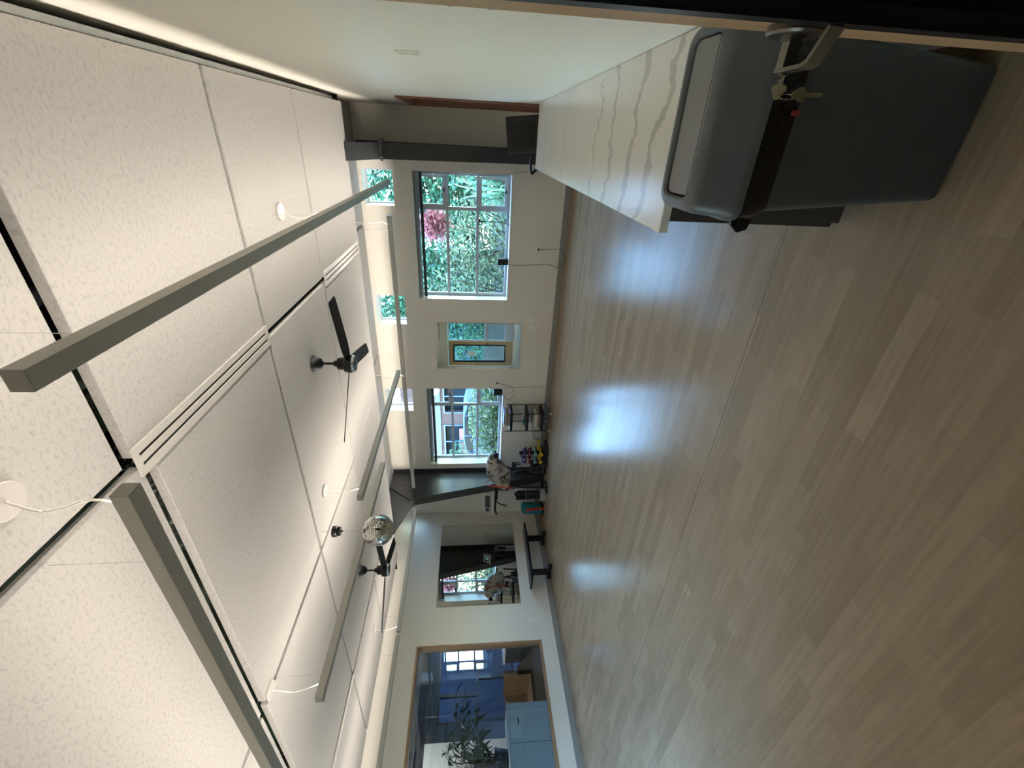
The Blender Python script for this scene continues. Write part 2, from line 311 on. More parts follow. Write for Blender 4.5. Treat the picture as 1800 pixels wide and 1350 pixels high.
        for (i, j), ok in solid.items():
            if not ok: continue
            A, B, C_, D = (us[i], vs[j]), (us[i+1], vs[j]), (us[i+1], vs[j+1]), (us[i], vs[j+1])
            for w in (a, b): s.add([P(*A, w), P(*B, w), P(*C_, w), P(*D, w)], [(0, 1, 2, 3)])
            for (di, dj, p, q) in ((0, -1, A, B), (1, 0, B, C_), (0, 1, C_, D), (-1, 0, D, A)):
                if not solid.get((i+di, j+dj), False): s.add([P(*p, a), P(*q, a), P(*q, b), P(*p, b)], [(0, 1, 2, 3)])
        return s
    def xf(s, mtx, start=0):
        for i in range(start, len(s.v)): s.v[i] = mtx @ s.v[i]
        return s

def wloc(o):
    v = Vector((0, 0, 0))
    while o: v += o.location; o = o.parent
    return v
def build(name, mb, m, parent=None, label=None, bevel=0, world=True):
    me = bpy.data.meshes.new(name); off = wloc(parent) if (parent and world) else Vector((0, 0, 0))
    me.from_pydata([tuple(v-off) for v in mb.v], [], mb.f); me.polygons.foreach_set('use_smooth', mb.sm)
    bm = bmesh.new(); bm.from_mesh(me); bmesh.ops.remove_doubles(bm, verts=bm.verts, dist=1e-5); bmesh.ops.recalc_face_normals(bm, faces=bm.faces)
    bm.to_mesh(me); bm.free()
    me.materials.append(M[m] if isinstance(m, str) else m); o = bpy.data.objects.new(name, me); COL.objects.link(o)
    if parent: o.parent = parent
    if any(mb.sm): me.set_sharp_from_angle(angle=math.radians(38))
    if bevel:
        b = o.modifiers.new('bevel', 'BEVEL'); b.width = bevel; b.segments = 2; b.limit_method = 'ANGLE'
    if label: o['label'] = label
    return o
def tag(o, label, cat, group=None, kind=None):
    o['label'] = label; o['category'] = cat
    if group: o['group'] = group
    if kind: o['kind'] = kind
    return o
def thing(name, label, cat, loc=(0, 0, 0), group=None):
    o = bpy.data.objects.new(name, None); COL.objects.link(o); o.location = loc; o.empty_display_size = .1
    return tag(o, label, cat, group)
def solo(name, mb, m, label, cat, group=None, bevel=0, kind=None):
    xs = [v.x for v in mb.v]; ys = [v.y for v in mb.v]; zs = [v.z for v in mb.v]
    c = Vector(((min(xs)+max(xs))/2, (min(ys)+max(ys))/2, min(zs)))
    mb.v = [v-c for v in mb.v]
    o = build(name, mb, m, bevel=bevel); o.location = c
    return tag(o, label, cat, group, kind)
def struct(name, mb, m, label=None, parent=None, bevel=0):
    o = build(name, mb, m, parent, bevel=bevel)
    if not parent: o['kind'] = 'structure'
    if label: o['label'] = label
    return o
def copytree(o, parent=None):
    c = o.copy(); COL.objects.link(c)
    if parent: c.parent = parent
    for ch in [x for x in bpy.data.objects if x.parent == o]: copytree(ch, c)
    return c

# ------------------------------------------------------------ room shell
XL, XR, YF, YB = -8.0, .345, 7.7, 0.0
struct('floor', MB().box(-8.15, .5, -.25, 7.97, -.1, 0), 'floor', 'pale brown wood-look plank floor with fine dark seams')
WT = .27
W1 = (-2.61, -.52, .98, 2.585); W2 = (-6.47, -4.50, .98, 2.56)
CL = [(-1.05, -.52, 2.89, 3.36), (-3.11, -2.56, 2.84, 3.36), (-5.03, -4.50, 2.84, 3.36), (-7.66, -7.05, 2.84, 3.36)]
wf = struct('wall_far', MB().holed(-8.2, .5, 0, 4.1, [W1, W2]+CL, 'y', YF, YF+WT), 'wall', 'beige wall with two steel windows and small high windows')
struct('wall_left', MB().holed(-.2, YF, 0, 4.1, [(.75, 4.52, .36, 2.62)], 'x', XL, XL-.14), 'wall', 'pale grey wall with a big timber framed interior window')
struct('wall_right', MB().holed(-.2, YF, 0, 4.1, [(5.80, 7.16, -.1, 2.43)], 'x', XR, XR+.14), 'wall', 'smooth pale wall beside the counter')
struct('wall_back', MB().holed(-8.2, .5, 0, 4.1, [(-.80, .20, -.1, 2.5), (-7.97, -4.4, -.1, 2.54)], 'y', -.02, -.16), 'wall')
struct('ceiling', MB().box(-8.3, .6, -.3, 8.25, 4.12, 4.3), 'plenum', 'black void above the hanging panels')
bb = MB().box(-7.99, .344, YF-.014, YF-.0005, 0, .10); struct('baseboard_far', bb, 'base', bevel=.003)
struct('baseboard_left', MB().box(XL+.0005, XL+.014, .02, YF-.016, 0, .10), 'base', bevel=.003)
struct('baseboard_right', MB().box(XR-.014, XR-.0005, .02, 1.2, 0, .10), 'base', bevel=.003)

# plenum contents seen through the gaps between the panels
for i, x in enumerate((-7.2, -5.9, -4.75, -3.45, -2.35, -1.1, -.1)):
    w_ = .05 if x > -2.6 or x < -6 else .16
    o = struct('trim_%d' % (i+1), MB().box(x-w_, x+w_, 1.75, 7.6, 3.42, 3.62), 'joist')
solo('roof_deck_board', MB().box(-7.7, -1.6, .15, 4.2, 4.04, 4.10), 'joist', 'pale green roof deck seen through the wide gap between the ceiling panels', 'roof deck')
mb = MB(); rings = []
for i in range(46):
    x = -1.45-i*.018; rr_ = .12*(1+.10*math.sin(i*2.4))
    rings.append([(x, 2.03+rr_*math.cos(t*2*PI/16)*(1+.06*random.random()), 3.45+rr_*math.sin(t*2*PI/16)*(1+.06*random.random())) for t in range(16)])
mb.loft(rings, True, False); solo('flexible_duct', mb, 'foil', 'crinkled silver flexible duct above the gap by the near end of the slot diffuser', 'duct')
for (x, lb) in ((-5.35, 'silver flexible duct loop above the gap beyond the cord canopy of the middle strip light'),):
    mb = MB(); rings = []
    for i in range(24):
        rr = .1*(1+.12*math.sin(i*2.4)); y = 1.6+i*.03
        rings.append([(x+rr*math.cos(t*2*PI/14), y, 3.5+rr*math.sin(t*2*PI/14)) for t in range(14)])
    mb.loft(rings, True, False); solo('flexible_duct', mb, 'foil', lb, 'duct')
# galvanised tracks crossing the panel gaps
def track(x0, x1, y0, y1, z, lb):
    mb = MB(); mb.box(x0, x1, y0, y1, z, z+.003)
    if (x1-x0) < (y1-y0): mb.box(x0, x0+.003, y0, y1, z, z+.035); mb.box(x1-.003, x1, y0, y1, z, z+.035)
    else: mb.box(x0, x1, y0, y0+.003, z, z+.035); mb.box(x0, x1, y1-.003, y1, z, z+.035)
    solo('ceiling_track', mb, 'galv', lb, 'metal track')
track(-.62, -.56, .1, 3.3, 3.225, 'galvanised ceiling track crossing the wide gap near the nearest strip light')
track(-1.06, -1.0, .1, 3.3, 3.23, 'galvanised ceiling track crossing the wide gap just left of the nearest strip light')
track(-1.36, -1.33, .06, 1.52, 3.215, 'slotted galvanised track in the gap left of the nearest ceiling panel')
track(-3.72, -3.69, .06, 4.5, 3.215, 'slotted galvanised track in the gap over the middle strip light')
track(.29, .325, .06, 6.1, 3.235, 'dark slotted track between the panels and the counter wall')

# ------------------------------------------------------------ ceiling panels
PX = [(-1.325, .275, 'beside the counter wall'), (-3.675, -1.385, 'second from the counter wall'), (-6.02, -3.725, 'third from the counter wall'), (-7.56, -6.07, 'nearest the interior window wall')]
PY = [(.12, 1.56, 'in the row over the camera'), (1.635, 3.085, 'in the second row from the camera'), (3.13, 4.495, 'in the third row from the camera'), (4.535, 6.12, 'in the last low row before the far wall')]
for ci, (x0, x1, lx) in enumerate(PX):
    for ri, (y0, y1, ly) in enumerate(PY):
        if ri == 0: y1 = 1.665 if ci else 1.575
        if ri == 1: y0 = 1.745 if ci else 1.65
        mb = MB().box(x0, x1, y0, y1, 3.15, 3.20)
        solo('ceiling_panel', mb, 'felt', 'speckled white felt ceiling panel %s, %s' % (lx, ly), 'ceiling panel', 'hanging felt ceiling panels', bevel=.003)
for (x0, x1, lx) in ((-1.33, .335, 'beside the counter wall'), (-3.68, -1.385, 'over the larger window'), (-6.02, -3.73, 'over the small mirror and smaller window'), (-7.97, -6.07, 'in the far left corner')):
    solo('high_ceiling_panel', MB().box(x0, x1, 6.35, 7.68, 3.41, 3.46), 'felt', 'raised strip of felt ceiling panel against the far wall, %s' % lx, 'ceiling panel', 'raised ceiling panels at the far wall', bevel=.003)
struct('trim_8', MB().box(-8, .345, 6.16, 6.19, 3.20, 3.75), 'plenum')

# slot diffusers
def diffuser(x0, x1, y0, y1, lb):
    t = thing('slot_diffuser', lb, 'air vent', ((x0+x1)/2, (y0+y1)/2, 3.135), 'linear slot diffusers')
    w = (x1-x0); s = w/7
    mb = MB().holed(x0, x1, y0, y1, [(x0+1.8*s, x0+2.8*s, y0+.03, y1-.03), (x0+4.2*s, x0+5.2*s, y0+.03, y1-.03)], 'z', 3.138, 3.149)
    build('frame', mb, 'diffw', t)
    build('slot_liner', MB().box(x0+1.6*s, x1-1.6*s, y0+.02, y1-.02, 3.1495, 3.152), 'matte', t)
diffuser(-1.425, -1.275, 1.64, 3.10, 'white two slot air diffuser nearest the camera, beside the first ceiling fan')
diffuser(-1.425, -1.275, 4.53, 6.06, 'white two slot air diffuser beyond, towards the larger window')
diffuser(-6.08, -6.00, 1.64, 3.10, 'narrow white slot diffuser towards the interior window wall')

# ------------------------------------------------------------ strip lights
def strip_light(p, q, label, segs, supports, cords, zc=3.15):
    """p,q: ends (x,y); z of the underside is 2.735. supports: distances of cables; cords: distances with canopy and power cord"""
    z0, z1 = 2.740, 2.797; hw = .031
    P = Vector((p[0], p[1], 0)); D = Vector((q[0]-p[0], q[1]-p[1], 0)); Ln = D.length; D.normalize(); N = Vector((-D.y, D.x, 0))
    t = thing('strip_light', label, 'strip light', (p[0], p[1], z0), 'suspended linear up-lights')
    def bar(a, b, w0, w1, za, zb):
        c = [P+D*a+N*w0, P+D*b+N*w0, P+D*b+N*w1, P+D*a+N*w1]
        return [(v.x, v.y, za) for v in c]+[(v.x, v.y, zb) for v in c]
    FS = [(0,3,2,1),(4,5,6,7),(0,1,5,4),(1,2,6,5),(2,3,7,6),(3,0,4,7)]
    for i in range(segs):
        a, b = Ln*i/segs+(.002 if i else .004), Ln*(i+1)/segs-(.002 if i < segs-1 else .004)
        h = MB()
        h.add(bar(a, b, -hw, hw, z0, z0+.03), FS)
        h.add(bar(a, b, -hw, -hw+.004, z0+.03, z1), FS); h.add(bar(a, b, hw-.004, hw, z0+.03, z1), FS)
        hs = build('housing', h, 'alu', t)
        v = bar(a+.01, b-.01, -hw+.005, hw-.005, z1-.012, z1-.006)
        build('diffuser', MB().add(v[4:], [(0, 1, 2, 3)]), 'strip', hs)
    for a in (0, Ln-.004):
        build('end_cap', MB().add(bar(a, a+.004, -hw, hw, z0, z1), FS), 'alucap', t)
    for d in supports:
        c = P+D*d; build('cable', MB().cyl((c.x, c.y, z1-.01), (c.x, c.y, zc), .0012, n=6), 'chrome', t)
    for d in cords:
        c = P+D*d
        cn = build('canopy', MB().lathe([(.062, 0), (.066, .004), (.062, .016), (.02, .017)], (c.x, c.y, zc-.016)), 'canopyw', t)
        e = c+D*(.03 if d < Ln/2 else -.03); g = N*.02
        build('power_cord', MB().tube([(c.x, c.y, zc-.01), (c.x+g.x, c.y+g.y, zc-.06), (c.x+g.x*2.4, c.y+g.y*2.4, 2.98), (c.x+g.x*.6+.01, c.y+g.y*.6, 2.87), (e.x, e.y, z1-.01)], .004), 'wcord', t)
    return t
strip_light((-.58, 1.03), (-.60, 6.6), 'grey linear hanging light running from near the camera towards the larger window', 2, (.3, 2.6, 5.3), (2.74,))
strip_light((-1.05, 1.15), (-6.3, 1.16), 'grey linear hanging light crossing the ceiling over the near end of the room', 2, (.35, 2.6, 5.0), (.04,))
strip_light((-3.235, 3.34), (-3.235, 6.05), 'grey linear hanging light next to the first fan, between fan and small mirror', 1, (.15, 2.5), (.12,))
strip_light((-3.68, 1.73), (-3.68, 4.40), 'grey linear hanging light beside the mirror ball', 1, (.18, 2.4), (.09,))
strip_light((-6.72, 4.04), (-6.62, 6.48), 'grey linear hanging light along the upper left wall above the large mirror', 1, (.25, 2.2), (.06,))
strip_light((-6.74, 1.25), (-6.72, 3.98), 'grey linear hanging light along the left wall above the interior window', 1, (.25, 2.45), ())
strip_light((-1.0, 6.42), (-6.03, 6.50), 'pale linear hanging light running along the far window wall', 2, (.2, 4.9), (.1, 2.5), 3.41)

# ------------------------------------------------------------ fans
def fan(x, y, ang, label):
    t = thing('ceiling_fan', label, 'ceiling fan', (x, y, 3.15), 'black three blade ceiling fans')
    c = (x, y, 0)
    build('canopy', MB().lathe([(.078, 3.15), (.078, 3.142), (.05, 3.075), (.028, 3.062), (.018, 3.055)], c), 'black', t)
    build('downrod', MB().cyl((x, y, 3.07), (x, y, 2.93), .0125), 'black', t)
    mo = build('motor_housing', MB().lathe([(.028, 2.955), (.03, 2.925), (.055, 2.92), (.06, 2.90), (.06, 2.86), (.085, 2.85), (.088, 2.80), (.085, 2.782)], c, n=40), 'black', t)
    lr = build('light_ring', MB().lathe([(.082, 2.785), (.080, 2.766), (.074, 2.758), (.066, 2.758), (.064, 2.772)], c, n=40), 'chrome', t)
    build('lens', MB().lathe([(.064, 2.772), (.06, 2.762), (.035, 2.757), (.001, 2.756)], c, n=32), 'screen', lr)
    for k in range(3):
        mb = MB(); a = math.radians(ang+120*k); rings = []
        for r, w0, w1, tw in ((.06, .035, .035, -10), (.11, .05, .045, -17), (.22, .06, .055, -17), (.55, .06, .055, -15), (.72, .058, .052, -14), (.75, .05, .046, -14)):
            g = []; cs, sn = math.cos(math.radians(tw)), math.sin(math.radians(tw))
            for (w, h) in ((-w0, -.003), (w1, -.003), (w1, .004), (-w0, .004)):
                g.append((r, w*cs-h*sn, 2.812+w*sn+h*cs))
            rings.append(g)
        mb.loft(rings, True, False)
        mb.xf(Matrix.Translation((x, y, 0)) @ Matrix.Rotation(a, 4, 'Z'))
        build('blade', mb, 'black', t)
fan(-1.96, 3.83, -17, 'black three blade ceiling fan nearest the camera')
fan(-5.2, 4.0, 109, 'black three blade ceiling fan farther away, behind the mirror ball')

# ------------------------------------------------------------ mirror ball
bx, by, bz, br = -3.52, 3.18, 2.585, .155
t = thing('mirror_ball', 'silver mirror ball hanging in front of the farther ceiling fan', 'mirror ball', (bx, by, bz))
build('core', MB().sph((bx, by, bz), br*.985, n=32, m=20), 'ballcore', t)
mb = MB(); NR = 26
for k in range(NR):
    t0, t1 = PI*(k+.08)/NR, PI*(k+.92)/NR; nn = max(6, int(2*PI*math.sin((t0+t1)/2)*br/(PI*br/NR)))
    for i in range(nn):
        a0, a1 = 2*PI*(i+.07)/nn, 2*PI*(i+.93)/nn
        P4 = [Vector((math.sin(tt)*math.cos(aa), math.sin(tt)*math.sin(aa), math.cos(tt)))*br for tt, aa in ((t0, a0), (t0, a1), (t1, a1), (t1, a0))]
        nrm = sum(P4, Vector())/4; q = Vector((random.gauss(0, .03), random.gauss(0, .03), random.gauss(0, .03)))
        mt = Matrix.Rotation(.13*random.uniform(-1, 1), 3, (P4[1]-P4[0]).normalized())
        P4 = [nrm+mt@(p-nrm) for p in P4]
        mb.add([p+Vector((bx, by, bz)) for p in P4], [(0, 1, 2, 3)])
o = build('mirror_tiles', mb, 'tile', t)
build('top_ring', MB().lathe([(.02, .15), (.02, .162), (.006, .168), (.005, .18)], (bx, by, bz)), 'chrome', t)
mz = 2.985
t2 = thing('ball_motor', 'small black turning motor hanging above the mirror ball', 'motor', (bx, by, mz))
build('housing', MB().lathe([(.05, .05), (.056, .045), (.056, .01), (.05, 0), (.03, -.005)], (bx, by, mz)), 'black', t2)
mb = MB()
for k in range(12): a = 2*PI*k/12; mb.box(-.004, .004, .02, .045, -.03, 0); mb.xf(Matrix.Translation((bx, by, mz)) @ Matrix.Rotation(a, 4, 'Z'), len(mb.v)-8)
mb.cyl((bx, by, mz), (bx, by, mz-.055), .012, .009, 12); build('spindle', mb, 'black', t2)
def chain(x, y, z0, z1):
    mb = MB(); n = int((z1-z0)/.022)
    for i in range(n):
        z = z0+(z1-z0)*(i+.5)/n; pts = []
        for k in range(9):
            a = 2*PI*k/8; u, v = .005*math.cos(a), .014*math.sin(a); pts.append((x+(u if i % 2 else 0), y+(0 if i % 2 else u), z+v))
        mb.tube(pts, .0014, 5, False)
    return mb
solo('chain', chain(bx, by, bz+.18, mz-.05), 'chrome', 'thin chain between the ball motor and the mirror ball', 'chain')
solo('chain', chain(bx, by, mz+.05, 3.2), 'chrome', 'thin chain from the ceiling gap to the ball motor', 'chain')

# ------------------------------------------------------------ steel frames
def frame(x, i, label):
    t = thing('steel_column', label, 'column', (x, 7.3, 0)); hw = .1; ft = .012
    ys = lambda z: 7.42-.64*z/2.87                    # inner flange line
    build('web', MB().prism([(ys(0), 0), (7.69, 0), (7.69, 3.4), (6.25, 3.4), (6.12, 3.12), (6.78, 2.87)], 'x', x-.006, x+.006), 'steel', t)
    build('inner_flange', MB().prism([(ys(0), 0), (ys(0)-ft, 0), (6.78-ft, 2.87), (6.78, 2.87)], 'x', x-hw, x+hw), 'steel', t)
    build('outer_flange', MB().box(x-hw, x+hw, 7.685, 7.697, 0, 3.39), 'steel', t)
    build('haunch_flange', MB().prism([(6.78, 2.87), (6.78-.006, 2.858), (6.10, 3.115), (5.9, 3.19), (5.9, 3.202), (6.10, 3.127)], 'x', x-hw, x+hw), 'steel', t)
    build('knee_stiffener', MB().prism([(6.79, 2.875), (6.79, 2.887), (7.685, 2.975), (7.685, 2.963)], 'x', x-hw+.005, x+hw-.005), 'steel', t)
    br = MB().box(x-hw-.02, x+hw+.02, 6.745, 6.79, 2.845, 2.875)
    for sx in (-1, 1):
        for yy in (6.73, 6.80): br.cyl((x+sx*(hw-.03), yy, 2.83), (x+sx*(hw-.03), yy, 2.89), .012, n=6)
    build('bolted_plate', br, 'steel', t)
    build('brace_pipe', MB().cyl((x+hw+.02, 6.78, 2.86), (x+hw+.02, 7.695, 2.99), .022, n=12).cyl((x+.02, 6.80, 2.885), (x+.02, 7.2, 3.39), .02, n=10), 'steel', t)
    return t
frame(-6.7, 0, 'tapered dark grey steel column in the far left corner beside the smaller window')
frame(-.235, 1, 'dark grey steel column right of the larger window, seen from the front')

# ------------------------------------------------------------ windows
def window(i, x0, x1, z0, z1, mx, mz, Y=7.95, hop=True):
    """frames with a narrow column on the right: mullion at x=mx, rails at mz"""
    f = MB(); b = .055; Y0, Y1 = Y-.02, Y+.02
    f.holed(x0, x1, z0, z1, [(x0+b, mx-.028, a+.024, c-.024) for a, c in zip([z0+b-.018]+mz, mz+[z1-b+.018])] +
            [(mx+.028, x1-b, a+.024, c-.024) for a, c in zip([z0+b-.018]+mz, mz+[z1-b+.018])], 'y', Y0, Y1)
    fo = struct('window_%d' % i, f, 'frame', 'steel framed window', bevel=.003)
    build('glass', MB().box(x0+b, x1-b, Y-.002, Y+.002, z0+b, z1-b), 'glass', fo)
    if hop:
        for a, c in ((z0+b, mz[0]-.018), (mz[-1]+.018, z1-b)):
            s = build('casement_sash', MB().holed(mx+.024, x1-b-.002, a+.002, c-.002, [(mx+.07, x1-b-.045, a+.05, c-.05)], 'y', Y0-.025, Y0+.004), 'frame', fo, bevel=.003)
            zc = a+.025
            build('latch', MB().box((mx+x1)/2-.02, (mx+x1)/2+.02, Y0-.045, Y0-.026, zc-.01, zc+.012).box((mx+x1)/2-.004, (mx+x1)/2+.05, Y0-.056, Y0-.044, zc-.005, zc+.005), 'matte', s)
    build('sill', MB().box(x0+.002, x1-.002, YF-.012, Y0, z0-.0, z0+.012), 'white', fo)
    return fo
window(1, *W1, -1.09, [1.537, 2.055])
window(2, *W2, -5.03, [1.51, 2.052])
for k, (a, b, c, d) in enumerate(CL):
    f = struct('window_%d' % (3+k), MB().holed(a, b, c, d, [(a+.03, b-.03, c+.03, d-.03)], 'y', 7.93, 7.97), 'frame', 'small high window near the ceiling')
    build('glass', MB().box(a+.03, b-.03, 7.948, 7.952, c+.03, d-.03), 'glass', f)
for (x0, x1, zt, lb) in ((W1[0], W1[1], W1[3], 'dark rolled blind at the head of the larger window'), (W2[0], W2[1], W2[3], 'dark rolled blind at the head of the smaller window')):
    t = thing('roller_blind', lb, 'blind', ((x0+x1)/2, 7.8, zt-.14))
    build('roll', MB().cyl((x0+.02, 7.80, zt-.12), (x1-.02, 7.80, zt-.12), .026), 'blind', t)
    build('head_rail', MB().box(x0+.01, x1-.01, 7.82, 7.86, zt-.045, zt-.004), 'alucap', t)
    for s in (x0+.012, x1-.018): build('bracket', MB().box(s, s+.006, 7.79, 7.82, zt-.14, zt-.004), 'alucap', t)

# interior window in the left wall (4 mm reveal timber frame)
a0, a1, b0, b1 = .75, 4.52, .36, 2.62
f = struct('window_7', MB().holed(a0-.0, a1+.0, b0, b1, [(a0+.035, a1-.035, b0+.035, b1-.035)], 'x', -8.145, -7.985), 'oaky', 'interior window with a pale timber frame', bevel=.002)
build('glass', MB().box(-8.085, -8.075, 3.452, a1-.035, b0+.035, b1-.035), 'iglass', f)
build('glass', MB().box(-8.085, -8.075, a0+.035, 3.446, b0+.035, b1-.035), 'iglass', f)

# door opening with timber trim in the right wall
d = struct('door_1', MB().box(.43, .47, 5.83, 7.13, 0, 2.40), 'wall', 'plain pale door leaf deep in its timber frame')
mb = MB().holed(5.75, 7.21, 0, 2.48, [(5.81, 7.15, -.01, 2.42)], 'x', .325, .344)
mb.holed(5.81, 7.15, 0, 2.42, [(5.835, 7.125, -.01, 2.395)], 'x', .344, .48)
struct('trim_9', mb, 'redwood', 'reddish timber door casing beyond the counter')
# access panel in the far wall
mb = MB().holed(-.10, .26, 1.00, 1.42, [(-.085, .245, 1.015, 1.405)], 'y', 7.690, 7.699); mb.box(-.082, .242, 7.693, 7.699, 1.018, 1.402)
solo('access_panel', mb, 'wall', 'flush painted access panel in the shaded wall right of the steel column', 'access panel')

# back door and glazed side light, seen in the small mirror
d = struct('door_2', MB().holed(-7.95, -6.90, .01, 2.52, [(-7.75, -7.08, .34, 2.30)], 'y', -.10, -.055), 'door', 'pale timber door with a tall glass lite')
build('glazing_frame', MB().holed(-7.79, -7.04, .30, 2.34, [(-7.74, -7.09, .35, 2.29)], 'y', -.11, -.045), 'black', d)
build('glass', MB().box(-7.75, -7.08, -.085, -.08, .34, 2.30), 'glass', d)
build('notice', MB().box(-7.55, -7.33, -.078, -.076, 1.50, 1.78), 'white', d)
build('door_handle', MB().cyl((-7.0, -.055, 1.0), (-7.0, .0, 1.0), .03).box(-7.12, -6.99, -.0, .012, .99, 1.01), 'lever', d)
f = struct('window_8', MB().holed(-6.88, -4.42, 0, 2.52, [(-6.85, -5.70, 1.1, 2.49), (-6.85, -5.70, .35, 1.0), (-5.66, -4.45, .35, 2.49)], 'y', -.11, -.06), 'frame', 'tall glazed screen beside the back door')
build('glass', MB().box(-6.86, -4.44, -.086, -.082, .33, 2.5), 'glass', f)

# ------------------------------------------------------------ wall mirrors
t = thing('wall_mirror', 'upright rectangular frameless mirror between the two windows', 'mirror', (-3.55, 7.69, .69))
build('backing', MB().box(-4.03, -3.07, 7.688, 7.699, .69, 2.315), 'medge', t); build('mirror_glass', MB().box(-4.028, -3.072, 7.6865, 7.688, .692, 2.313), 'mirror', t)
t = thing('wall_mirror', 'large frameless mirror on the left wall above the low black bench', 'mirror', (-7.99, 6.28, .68))
build('backing', MB().box(-7.999, -7.988, 5.26, 7.30, .67, 2.325), 'medge', t); build('mirror_glass', MB().box(-7.988, -7.9865, 5.262, 7.298, .672, 2.323), 'mirror', t)

# ------------------------------------------------------------ outlets and small wall plates
def outlet(c, n, label, kind='outlet', w=.07, h=.115):
    """c centre, n = 'y' facing -y or 'x+' facing +x"""
    t = thing('wall_outlet' if kind == 'outlet' else 'wall_plate', label, 'outlet' if kind == 'outlet' else 'wall plate', c, 'outlets and plates')
    g = MB().box(-w/2, w/2, -.006, 0, -h/2, h/2); k = MB()
    s = []
    if kind == 'outlet':
        for z in (-.025, .025): s.append((0, z))
    if n == 'x+': rm = Matrix.Rotation(PI/2, 4, 'Z')
    elif n == 'x-': rm = Matrix.Rotation(-PI/2, 4, 'Z')
    else: rm = Matrix.Identity(4)
    T = Matrix.Translation(c) @ rm
    p = build('plate', g.xf(T), 'white', t, bevel=.001)
    for _, z in s: build('socket', MB().box(-.017, .017, -.0085, -.0055, z-.014, z+.014).xf(T), 'white', t); 
    for _, z in s:
        for xx in (-.0065, .0065): build('slot', MB().box(xx-.0015, xx+.0015, -.0092, -.0084, z-.004, z+.006).xf(T), 'matte', t)
    return t
outlet((-1.675, 7.6995, .50), 'y', 'white outlet with a black plug below the larger window')
outlet((-4.36, 7.6995, 1.15), 'y', 'white outlet right of the smaller window')
outlet((-3.0, 7.6995, .50), 'y', 'blank white wall plate below the small mirror, nearer the larger window', 'plate')
outlet((-3.14, 7.6995, .50), 'y', 'blank white wall plate below the small mirror, nearer the smaller window', 'plate')
outlet((-7.9995, 4.89, .49), 'x+', 'white outlet on the left wall between interior window and bench')
outlet((-7.9995, 7.42, .60), 'x+', 'white outlet on the left wall behind the teal bag', 'outlet')
t = thing('label_plate', 'thin raised plate on the counter wall above the quartz top', 'wall plate', (.345, 2.70, 1.96))
build('plate', MB().box(.336, .3445, 2.66, 2.74, 1.903, 2.023), 'wall', t, bevel=.003)
mb = MB(); z = 1.915
while z < 2.01: mb.box(.3353, .3361, 2.68, 2.72, z, z+random.uniform(.002, .006)); z += .009
build('embossed_marks', mb, 'alucap', t)
t = thing('wall_controller', 'glossy pale controller at the very edge of the photo on the counter wall', 'control panel', (.345, 1.63, 1.66))
build('plate', MB().box(.333, .3445, 1.56, 1.70, 1.58, 1.73), 'white', t, bevel=.004)
for z in (1.585, 1.705): build('button', MB().box(.331, .333, 1.67, 1.69, z, z+.015), 'alucap', t)

# ------------------------------------------------------------ counter, cabinet
solo('countertop', MB().box(-.30, .3435, 1.735, 5.55, .875, .91), 'quartz', 'white quartz worktop with grey veins along the right wall', 'countertop', bevel=.003)
t = thing('base_cabinet', 'dark walnut base cabinet under the white worktop', 'cabinet', (0, 3.6, 0))
build('carcass', MB().box(-.25, .343, 1.81, 5.50, .10, .874), 'cab', t, bevel=.002)
build('toe_kick', MB().box(-.18, .343, 1.90, 5.45, 0, .10), 'matte', t)
for i in range(6):
    y = 1.83+i*.61
    dd = build('door', MB().box(-.27, -.251, y+.003, y+.603, .115, .86), 'cab', t, bevel=.002)
    build('handle', MB().box(-.285, -.271, y+.54, y+.55, .62, .80), 'lever', dd)

# ------------------------------------------------------------ waste bin
def tilt(q): return [(x, y, z+.09*(y-1.545)) for x, y, z in q]
def rr(x0, x1, y0, y1, z, r, n=6):
    o = []
    for cx, cy, a0 in ((x1-r, y1-r, 0), (x0+r, y1-r, 90), (x0+r, y0+r, 180), (x1-r, y0+r, 270)):
        for i in range(n+1): a = math.radians(a0+90*i/n); o.append((cx+r*math.cos(a), cy+r*math.sin(a), z))
    return o
t = thing('waste_bin', 'tall grey rectangular waste bin at the near end of the counter', 'waste bin', (.07, 1.63, 0))
bx0, bx1 = -.128, .262
build('body', MB().loft([rr(bx0+.01, bx1, 1.545, 1.70, 0, .02), rr(bx0, bx1+.01, 1.535, 1.71, .01, .03), rr(-.190, .325, 1.497, 1.728, .735, .035), rr(-.196, .33, 1.492, 1.731, .75, .035)], True), 'bin', t)
build('bin_bag', MB().loft([rr(-.185, .325, 1.493, 1.73, .655, .035), rr(-.2, .333, 1.486, 1.731, .69, .035), rr(-.197, .334, 1.484, 1.731, .72, .035), rr(-.203, .335, 1.482, 1.732, .748, .035), rr(-.20, .334, 1.485, 1.731, .775, .035)], True), 'bag', t)
build('bag_tail', MB().prism([(-.205, .69), (-.24, .70), (-.25, .73), (-.225, .76), (-.20, .765)], 'y', 1.50, 1.515), 'bag', t)
ld = MB().loft([rr(-.212, .338, 1.474, 1.733, .752, .045), rr(-.216, .340, 1.470, 1.734, .762, .048), rr(-.214, .340, 1.472, 1.734, .79, .048), rr(-.206, .337, 1.479, 1.733, .80, .046),
                rr(-.198, .334, 1.490, 1.733, .893, .05)]+[tilt(q) for q in (rr(-.192, .331, 1.499, 1.732, .912, .05), rr(-.180, .323, 1.515, 1.728, .921, .05),
                rr(-.160, .310, 1.538, 1.714, .922, .04), rr(-.152, .304, 1.546, 1.706, .915, .035), rr(-.149, .301, 1.549, 1.703, .885, .032))], False)
lid = build('lid', ld, 'lid', t)
build('flap', MB().loft([tilt(rr(-.145, .297, 1.553, 1.699, .89, .03)), tilt(rr(-.145, .297, 1.553, 1.699, .910, .03))], True, True), 'flap', lid)
build('flap_gap', MB().box(-.143, .295, 1.566, 1.569, .8, .9125), 'matte', lid)
